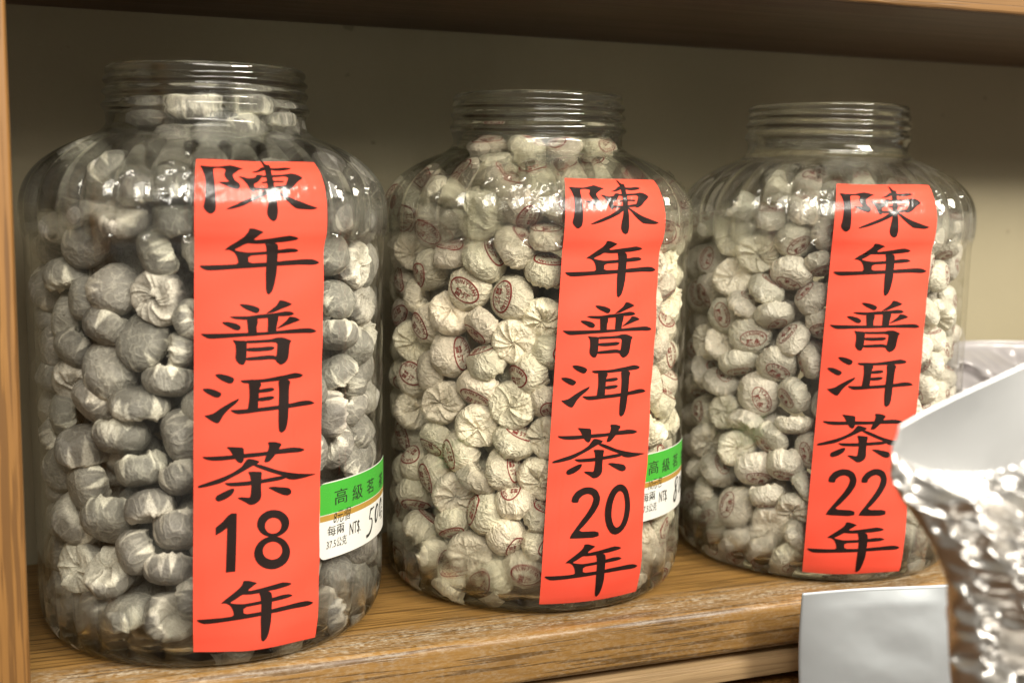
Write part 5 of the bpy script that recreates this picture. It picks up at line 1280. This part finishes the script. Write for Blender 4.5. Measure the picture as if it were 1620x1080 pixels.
3,-444,-344,683,1317,231,-90,967,-58,
3,306,-471,868,1334,412,542,-131,721,
3,287,-487,1818,1328,317,313,895,-21,
3,-504,-302,1790,1166,-381,624,305,611,
3,304,-506,1454,1215,9,813,-490,315,
3,8,-586,1152,1229,158,490,-21,857,
3,-145,-562,351,1238,-99,-158,821,540,
3,124,-560,775,1223,303,339,749,-481,
3,-566,122,1641,1268,641,342,33,686,
3,-433,377,1827,1290,21,-540,775,326,
3,-421,-385,1620,1299,-28,849,470,-241,
3,-317,-488,1091,1256,204,602,413,652,
3,475,-302,1637,1320,642,-36,-332,-690,
3,-512,-242,1431,1288,-358,679,-562,307,
3,-564,-163,2095,1269,208,677,-328,626,
3,-575,17,957,1283,621,-77,-46,-779,
3,-243,-510,527,1236,192,935,203,219,
3,-512,-270,938,1247,-420,229,-306,823,
3,-529,-154,343,1270,-256,-636,279,673,
3,-370,-393,332,1300,-313,315,-473,761,
3,-486,-301,1226,1275,-410,-276,394,775,
3,191,-487,1197,1295,581,-658,461,-132,
3,-468,335,1362,1283,-166,176,-40,970,
3,-548,149,547,1285,571,198,764,-228,
3,72,-587,1594,1216,-376,395,327,772,
3,126,-577,2142,1297,-203,-103,-391,892,
3,-183,-566,2102,1258,760,71,43,644,
3,228,-519,247,1264,507,117,-845,125,
3,472,-314,578,1289,-187,92,698,-685,
3,-444,353,397,1229,3,-102,-629,771,
3,-574,-39,1354,1279,-161,-38,300,940,
3,66,-584,411,1168,-17,997,75,5,
3,-471,-289,161,1300,715,386,145,565,
3,-601,52,1906,1172,284,-11,756,589,
3,-527,233,1974,1288,212,276,-40,937,
3,486,-314,1206,1260,790,-337,-329,392,
3,-618,45,2128,1187,-72,682,726,55,
3,-189,-535,154,1193,891,-127,414,134,
3,-430,372,1152,1302,360,124,-588,713,
3,508,-298,1002,1191,664,-491,360,-435,
3,-88,-569,1728,1287,687,-642,-341,-21,
3,-559,-34,166,1291,129,968,214,0,
3,-571,-120,1631,1200,67,-124,963,230,
3,-431,386,727,1223,200,661,723,18,
3,498,-260,146,1197,779,218,586,50,
3,478,-352,1844,1218,562,163,-478,656,
3,-434,-396,1998,1254,95,-96,815,563,
3,71,-587,1938,1225,-310,902,299,-11,
3,-54,-575,622,1236,35,789,407,-460,
3,-416,381,193,1241,350,-642,-80,677,
3,-564,117,1202,1222,244,33,74,966,
3,-183,-545,1233,1167,543,714,-399,188,
3,-556,221,989,1185,-306,570,533,-545,
3,-563,156,1418,1178,764,495,-300,-285,
3,-414,362,935,1283,224,852,166,444,
3,488,-298,349,1269,-201,702,-179,-659,
3,-222,-535,1523,1244,132,-119,956,-232,
3,-431,377,1567,1246,-132,-404,-241,873,
3,18,-566,175,1281,-441,674,54,590,
3,399,-449,1077,1169,410,-209,600,654,
3,479,-333,1424,1236,612,-673,-338,-240,
3,-447,397,2140,1276,291,264,920,-13,
3,227,-546,603,1173,550,-759,317,145,
3,151,-570,978,1222,60,49,79,994,
3,-557,-94,1144,1315,548,379,-264,-697,
3,456,-320,798,1331,536,136,56,831,
3,-505,-314,484,1182,864,-348,363,-25,
3,-559,-122,804,1184,590,743,-88,-304,
3,383,-421,158,1166,-443,796,154,383,
3,-543,221,174,1193,-305,178,914,198,
3,-235,-519,729,1173,640,-219,678,287,
3,-561,-141,1890,1184,457,171,-180,854,
3,-356,-77,1260,1293,-24,469,711,524,
3,29,-397,1000,1207,-126,830,-353,-414,
3,181,-370,2099,1217,247,368,-609,657,
3,298,-246,1788,1245,-20,-445,861,-246,
3,318,-179,488,1280,427,-482,752,140,
3,-388,20,2104,1274,341,671,561,-346,
3,-361,149,1094,1226,752,-185,545,321,
3,-24,-360,1478,1303,638,187,721,-194,
3,-179,-302,206,1305,223,126,946,197,
3,-284,228,836,1232,167,350,907,-167,
3,108,-342,370,1294,719,-152,107,-670,
3,-310,-243,1788,1227,-236,344,-236,878,
3,-382,129,250,1178,619,-317,-50,-717,
3,-244,-329,1492,1181,338,812,-439,-183,
3,30,-350,1202,1235,34,-261,859,-439,
3,-301,194,1712,1314,-291,133,754,574,
3,-313,-252,820,1193,598,582,552,3,
3,-312,-156,609,1322,-104,924,158,333,
3,71,-412,1816,1165,653,-122,445,-601,
3,-371,-73,1916,1231,575,-447,-23,685,
3,339,-205,1081,1211,-250,-519,582,-574,
3,-226,-319,1171,1222,307,-107,242,914,
3,244,-262,1296,1308,-190,-316,891,-266,
3,-350,-23,1707,1332,84,958,-235,-140,
3,253,-306,1596,1216,927,165,213,-261,
3,-138,-330,419,1297,434,-159,565,683,
3,306,-242,209,1209,677,367,440,-463,
3,-159,-357,932,1223,591,294,683,-313,
3,-142,-317,639,1326,-397,276,871,-88,
3,301,-199,2059,1322,109,-493,662,553,
3,-350,-14,917,1322,-199,790,537,-221,
3,-71,-350,1970,1320,781,-344,-430,295,
3,-315,178,1958,1308,142,636,723,-227,
3,-370,148,656,1188,501,-255,-614,554,
3,-345,156,1504,1262,194,704,-90,677,
3,188,-299,681,1313,705,424,548,-149,
3,305,-173,867,1311,163,540,821,-91,
3,-293,-309,2119,1186,470,-517,-432,571,
3,-342,109,453,1290,906,-419,-19,59,
3,-316,-132,373,1304,-12,-280,882,380,
3,-154,-379,1778,1181,-95,760,643,-32,
3,-301,214,1289,1281,436,408,596,536,
3,-400,-61,1500,1196,560,-477,-122,-666,
3,-349,-114,160,1241,760,402,-160,485,
3,43,-398,560,1194,599,-448,115,-654,
3,90,-372,150,1198,868,384,-206,239,
3,602,257,2069,1315,84,-300,-326,893,
3,389,171,2082,1173,-62,674,334,-656,
3,95,345,2048,1213,579,-162,-218,769,
3,-7,-71,2181,1215,548,740,134,366,
3,-108,347,2088,1223,-409,623,416,-521,
3,-158,113,2210,1252,62,266,961,46,
3,157,566,2039,1233,616,-508,166,-579,
3,-125,648,2084,1164,221,721,-257,-604,
3,410,400,2044,1207,-282,-77,52,955,
3,153,172,2149,1269,784,577,-139,-180,
3,528,-59,2090,1178,-115,-135,810,559,
3,-192,-60,2093,1236,798,-167,365,-449,
3,212,-27,2145,1194,76,-525,826,194,
3,-5,-325,2191,1271,146,-328,-537,764,
3,246,419,2160,1188,603,-366,707,40,
3,-347,214,2178,1244,248,-186,943,-117,
3,-238,492,2011,1266,406,304,269,819,
3,567,-255,2017,1174,690,-341,-281,574,
"""
# ------------------------------------------------------------------ tea balls
def ball_mesh(name, seed, nu, nv, squat, crimp_amp, open_crimp):
    rg = np.random.default_rng(seed)
    # profile from dome apex (z up) to the pleated end, unit radius
    ap = .74*squat; bz = -.60*squat
    prof = smooth_poly([(0, ap), (.30, ap*.99), (.58, ap*.91), (.83, ap*.66), (.97, ap*.2), (1.0, -.12), (.97, -.36*squat), (.87, bz*.92), (.68, bz*1.02), (.42, bz*.93), (.2, bz*.70), (0, bz*.52)], 2)
    L = np.r_[0, np.cumsum(np.hypot(*np.diff(prof, axis=0).T))]; t = np.linspace(0, L[-1], nv)
    pr, pz = np.interp(t, L, prof[:, 0]), np.interp(t, L, prof[:, 1]); tt = t/L[-1]
    th = np.linspace(0, 2*np.pi, nu, endpoint=False)
    TH, RR = np.meshgrid(th, pr); _, ZZ = np.meshgrid(th, pz); _, TT = np.meshgrid(th, tt)
    # outline not quite round
    lob = 1+.03*np.cos(2*TH+rg.uniform(0, 6))+.016*np.cos(3*TH+rg.uniform(0, 6))
    X, Y, Z = RR*np.cos(TH)*lob, RR*np.sin(TH)*lob, ZZ.copy()
    # pleats on the gathered end
    npl = rg.integers(13, 20); base = np.sort(rg.uniform(0, 2*np.pi, npl)); wv = np.zeros_like(TH); pale = np.zeros_like(TH)
    tw = rg.uniform(-.9, .9); open_ = np.clip((TT-.60)/.12, 0, 1)*np.clip((1.0-TT)/.03, 0, 1)
    for b in base:
        d = (TH-b+tw*np.clip(TT-.65, 0, 1)*3+np.pi) % (2*np.pi)-np.pi
        wd = rg.uniform(.045, .13); ht = rg.uniform(.5, 1.25)
        wv += ht*np.exp(-(np.abs(d)/wd)**1.4)*np.sign(rg.uniform(-.25, 1))
        # pleat tongue running up the side
        reach = rg.uniform(.18, .56); hw = rg.uniform(.08, .30)*np.clip((TT-reach)/(.62-reach), 0, 1)
        edge = np.clip((hw-np.abs(d))/.04, 0, 1)*(rg.uniform() < .62); pale = np.maximum(pale, edge*rg.uniform(.45, 1.0)*(TT < .72))
        X *= 1+.018*edge; Y *= 1+.018*edge
    Z -= crimp_amp*wv*open_*.5; sh = 1+.10*crimp_amp*wv*open_; X *= sh; Y *= sh
    # ragged gathered centre
    ctr = np.clip((TT-.80)/.12, 0, 1)
    n1 = np.zeros_like(TH)
    for _ in range(7):
        a = rg.normal(size=2)*9; n1 += np.sin(X*a[0]+Y*a[1]+rg.uniform(0, 6))
    Z -= ctr*(.030*n1+.07*open_crimp)
    # folded facets: soft plane cuts
    P = np.stack([X, Y, Z], -1).reshape(-1, 3)
    for _ in range(rg.integers(9, 14)):
        v = rg.normal(size=3); v[2] *= .55; v /= np.linalg.norm(v)
        if v[2] < -.55: continue
        h = (P@v); m = h.max()*rg.uniform(.90, .97)
        P -= np.where(h > m, (h-m)*.93, 0)[:, None]*v
    for _ in range(9):    # thin creases
        v = rg.normal(size=3); v /= np.linalg.norm(v); o_ = rg.uniform(-.6, .6)
        d = np.abs(P@v-o_+.05*np.sin(P[:, 0]*5+P[:, 2]*4)); msk = (P@np.roll(v, 1) > rg.uniform(-.2, .5))
        k = np.exp(-(d/.022)**2)*.022*rg.uniform(-1, 1)*msk
        P += P/np.linalg.norm(P, axis=1)[:, None]*k[:, None]
    layers = np.clip(pale+np.clip((TT-.60)/.08, 0, 1)*(.62+.25*np.clip(wv, -1, 1.2)), 0, 1).reshape(-1)
    F = grid_faces(nu, nv, True)
    me = mesh(name, P, F); a = me.attributes.new('layers', 'FLOAT', 'POINT'); a.data.foreach_set('value', layers.astype(np.float32))
    return me, P, F
NV_ = 7
SPEC = {1: (.86, 1.2, .6), 2: (.86, 1.5, 1.0), 3: (.76, 1.4, .9)}
STAMP = {2: ('YUNYUAN', '普洱', .70, .50, .060), 3: ('JIAOHUA', '陈永', .60, .40, .034)}
def stamp_mesh(P, F, j):
    top, low, rx, ry, wd = STAMP[j]
    parts = []
    n = 40; a = np.linspace(0, 2*np.pi, n, endpoint=False)
    o_ = np.stack([rx*np.cos(a), ry*np.sin(a)], 1); i_ = np.stack([(rx-wd)*np.cos(a), (ry-wd)*np.sin(a)], 1)
    parts.append((np.vstack([o_, i_]), [(k, (k+1) % n, n+(k+1) % n, n+k) for k in range(n)]))
    m = len(top)
    for q, ch in enumerate(top):
        V, f = text_tris(ch, .20*rx/.62, 0, .02)
        an = R(158-136*q/(m-1)); rt = an-math.pi/2
        c, s = math.cos(rt*.62), math.sin(rt*.62)
        V = V@np.array([[c, s], [-s, c]])+np.array([.74*rx*math.cos(an), .62*ry*math.sin(an)+.02*rx])
        parts.append((V, f))
    for q, ch in enumerate(low):
        V, f = text_tris(ch, .31*rx/.62, 0, .025); parts.append((V+np.array([(-.17, .17)[q]*rx/.62, -.16*ry/.43]), f))
    V, f = join_tris(parts)
    V = V+np.array([.10*math.sin(P[7, 0]*900), .09*math.cos(P[11, 1]*700)])
    bv = BVHTree.FromPolygons([tuple(p) for p in P], F)
    Q = []
    for u, v in V:
        h = bv.ray_cast(Vector((u, v, 3)), Vector((0, 0, -1)))
        Q.append((u, v, (h[0].z if h[0] else .3)+.022))
    return mesh('stamp', Q, f, False)
RS_ = {1: 1.09, 2: 1.06, 3: 1.07}
BALLS = {}; STAMPS = {}; LOW = {}
for j in (1, 2, 3):
    sq, ca, oc = SPEC[j]
    for v in range(NV_):
        me, P, F = ball_mesh('ball', 100*j+v, 112, 60, sq*(1+.08*math.sin(v*2.1)), .17*ca, oc); me.materials.append(M['ball%d' % j]); BALLS[j, v] = me
        if j > 1: st = stamp_mesh(P, F, j); st.materials.append(M['stampred']); STAMPS[j, v] = st
    LOW[j] = [ball_mesh('b', 900+j*10+v, 26, 18, sq, .14, .5)[1:] for v in range(4)]
GROUP = {1: 'grey tea balls in the jar marked 18', 2: 'cream tea balls in the jar marked 20', 3: 'speckled tea balls in the jar marked 22'}
heap = {1: [], 2: [], 3: []}; cnt = 0
for line in DATA.strip().split('\n'):
    q = line.split(',', 9); j, px, py, pz, rr = (int(k) for k in q[:5]); qt = Quaternion([int(k)/1000 for k in q[5:9]]).normalized(); lab = q[9].replace(';', ',')
    x, y, sc = JARS[j]; loc = Vector((x+px*1e-4, y+py*1e-4, pz*1e-4+.0004)); r = rr*1e-5
    cnt += 1
    if lab:
        v = cnt*5 % NV_
        o = obj('tea_ball', BALLS[j, v]); o.rotation_mode = 'QUATERNION'; o.rotation_quaternion = qt; o.location = loc; q_ = r*RS_[j]; o.scale = (q_*random.uniform(.95, 1.07), q_*random.uniform(.93, 1.05), q_*random.uniform(.84, 1.06))
        tag(o, lab, 'tea ball', GROUP[j])
        if j > 1: obj('stamp', STAMPS[j, v], None, o)
    else: heap[j].append((loc, qt, r))
HL = {1: 'mass of grey tea balls deeper inside the jar marked 18', 2: 'mass of cream tea balls deeper inside the jar marked 20', 3: 'mass of speckled tea balls deeper inside the jar marked 22'}
for j in (1, 2, 3):
    VV = []; FF = []; n = 0
    for k, (loc, qt, r) in enumerate(heap[j]):
        P, F = LOW[j][k % 4]; m = np.array(qt.to_matrix())
        VV.append(((P@m.T)*r*RS_[j]+np.array(loc))/.014); FF += [tuple(i+n for i in f) for f in F]; n += len(P)
    VV = np.vstack(VV); me = mesh('heap', VV, FF)
    a = me.attributes.new('layers', 'FLOAT', 'POINT'); a.data.foreach_set('value', np.full(len(VV), .25, np.float32))
    hp = obj('tea_ball_heap', me, M['ball%d' % j]); hp.scale = (.014,)*3; tag(hp, HL[j], 'tea balls', None, 'stuff')

# ------------------------------------------------------------------ foil pouches
def crease(U, V, rg, n, kmin, kmax, sharp, warp=.12):
    h = np.zeros_like(U)
    for _ in range(n):
        a = rg.uniform(0, np.pi); k = rg.uniform(kmin, kmax); ph = rg.uniform(0, 9)
        w_ = U*np.cos(a)+V*np.sin(a); w2 = -U*np.sin(a)+V*np.cos(a)
        q = np.abs(((w_*k+ph+warp*np.sin(w2*k*.9+ph*2)) % 2)-1)
        h += (q**sharp-.4)/k*rg.uniform(.3, 1)
    return h
def pouch(name, w, h, seal, depth, crumple, seed, mats, nu=150, nv=170, sealwave=.0006, kr=(35, 150), rad=.006, ewave=.004, skew=0):
    """a sealed bag: flat welded band along the top, pillow below, both faces; local x right, z down"""
    rg = np.random.default_rng(seed); 
    U, V = np.meshgrid(np.linspace(0, w, nu), np.linspace(0, h, nv)); seal0 = seal; seal = seal_line(U, seal)
    ed = np.clip(np.minimum(U, w-U)/.03, 0, 1); body = np.clip((V-seal)/.035, 0, 1)*np.clip((h-V)/.03, 0, 1)
    pil = depth*np.sin(np.clip(ed, 0, 1)*np.pi/2)**.7*np.sin(body*np.pi/2)
    mk = np.clip((V-seal)/.008, 0, 1)
    wob = sealwave*(np.sin(U*55+seed)+np.sin(U*23+V*60+seed))
    edge_in = ewave*np.sin(V*70+seed)*mk*np.clip(1-U/.03, 0, 1)
    fr = pil+mk*crease(U, V, rg, 16, *kr, 1.15)*crumple*(.25+.75*ed)+wob
    fr = fr+mk*crease(U, V, rg, 14, kr[1], kr[1]*2.4, 1.05)*crumple*(.3+.7*ed)*1.1
    bk = -pil*.8+mk*crease(U, V, rg, 10, *kr, 2.2)*crumple*.6*ed+wob-.0006
    cut = np.clip(rad-U, 0, 1)*np.clip(rad-V, 0, 1)*90   # rounded corner
    U = U+skew*V
    A = np.stack([U+edge_in+cut, -fr, -V-cut], -1).reshape(-1, 3); B = np.stack([U+edge_in+cut, -bk, -V-cut], -1).reshape(-1, 3)
    F = grid_faces(nu, nv); n = nu*nv; G = [tuple(reversed([i+n for i in f])) for f in F]
    rim = [i for i in range(nu)]+[j*nu+nu-1 for j in range(1, nv)]+[(nv-1)*nu+i for i in range(nu-2, -1, -1)]+[j*nu for j in range(nv-2, 0, -1)]
    S = [(rim[k], rim[k]+n, rim[(k+1) % len(rim)]+n, rim[(k+1) % len(rim)]) for k in range(len(rim))]
    me = mesh(name, np.vstack([A, B]), F+G+S)
    return me, V
def seal_line(u, seal): return seal*(.2+.8*(1-np.exp(-u/.022))) if seal > .02 else seal+0*u
def split_seal(name, me, V, seal, mats, root):
    """the welded band and the body are separate parts with a shared edge"""
    for nm, keep, mt in (('seal_band', lambda c: c.z > -seal_line(c.x, seal), mats[0]), ('pouch_body', lambda c: c.z <= -seal_line(c.x, seal), mats[1])):
        bm = bmesh.new(); bm.from_mesh(me)
        bmesh.ops.delete(bm, geom=[f for f in bm.faces if not keep(f.calc_center_median())], context='FACES')
        m2 = bpy.data.meshes.new(nm); bm.to_mesh(m2); bm.free(); obj(nm, m2, mt, root)
t = empty('foil_pouch', (.1045, -.25, .1560)); t.rotation_euler = (R(-3), R(-20.5), R(3))
tag(t, 'crumpled shiny silver foil pouch with a flat matt seal along its top', 'foil bag')
me, V = pouch('pouch', .19, .34, .037, .014, 1.25, 4, None, 300, 380, sealwave=.0022, kr=(48, 190)); split_seal('p', me, V, .037, (M['foilseal'], M['foil']), t)
t = empty('foil_pouch', (.2245, -.030, .0160)); t.rotation_euler = (R(2), R(2.5), R(-3))
tag(t, 'smooth flat grey foil pouch hanging in front of the shelf edge', 'foil bag')
me, V = pouch('pouch2', .115, .176, .002, .0025, .02, 9, None, 70, 90, .0010, (15, 40), .0015, .0004, .08); split_seal('p2', me, V, .002, (M['foilmatt'], M['foilmatt']), t)
t = empty('plastic_bag', (.452, .150, .128)); t.rotation_euler = (R(8), 0, R(-6))
tag(t, 'crumpled grey plastic bag lying behind the jar marked 22', 'plastic bag')
me, V = pouch('bag', .24, .127, .004, .036, 1.1, 15, None, 110, 90, .003, (30, 110))
def bagm():
    n = NT('grey film'); co = n.n('ShaderNodeTexCoord').outputs['Object']
    a = n.noise(co, 30, 4, .6)
    b = n.bsdf(Base_Color=n.mix(a, (.34, .31, .31), (.52, .50, .50)), Roughness=.28, Specular_IOR_Level=.6, Metallic=.25); return n.m
obj('bag_film', me, bagm(), t)
# paper packet whose top corner shows under the shelf edge
t = empty('paper_packet', (.0715, -.016, -.16)); t.rotation_euler = (0, R(6), R(12))
tag(t, 'small cream paper packet standing below the shelf edge', 'packet')
obj('packet_body', box_mesh('pk', -.012, .004, -.006, .006, 0, .126, .002, 2), M['ball2'], t)
obj('folded_flap', box_mesh('pf', -.0115, .0035, -.0064, -.0042, .118, .1325, .0008, 2), M['ball2'], t)
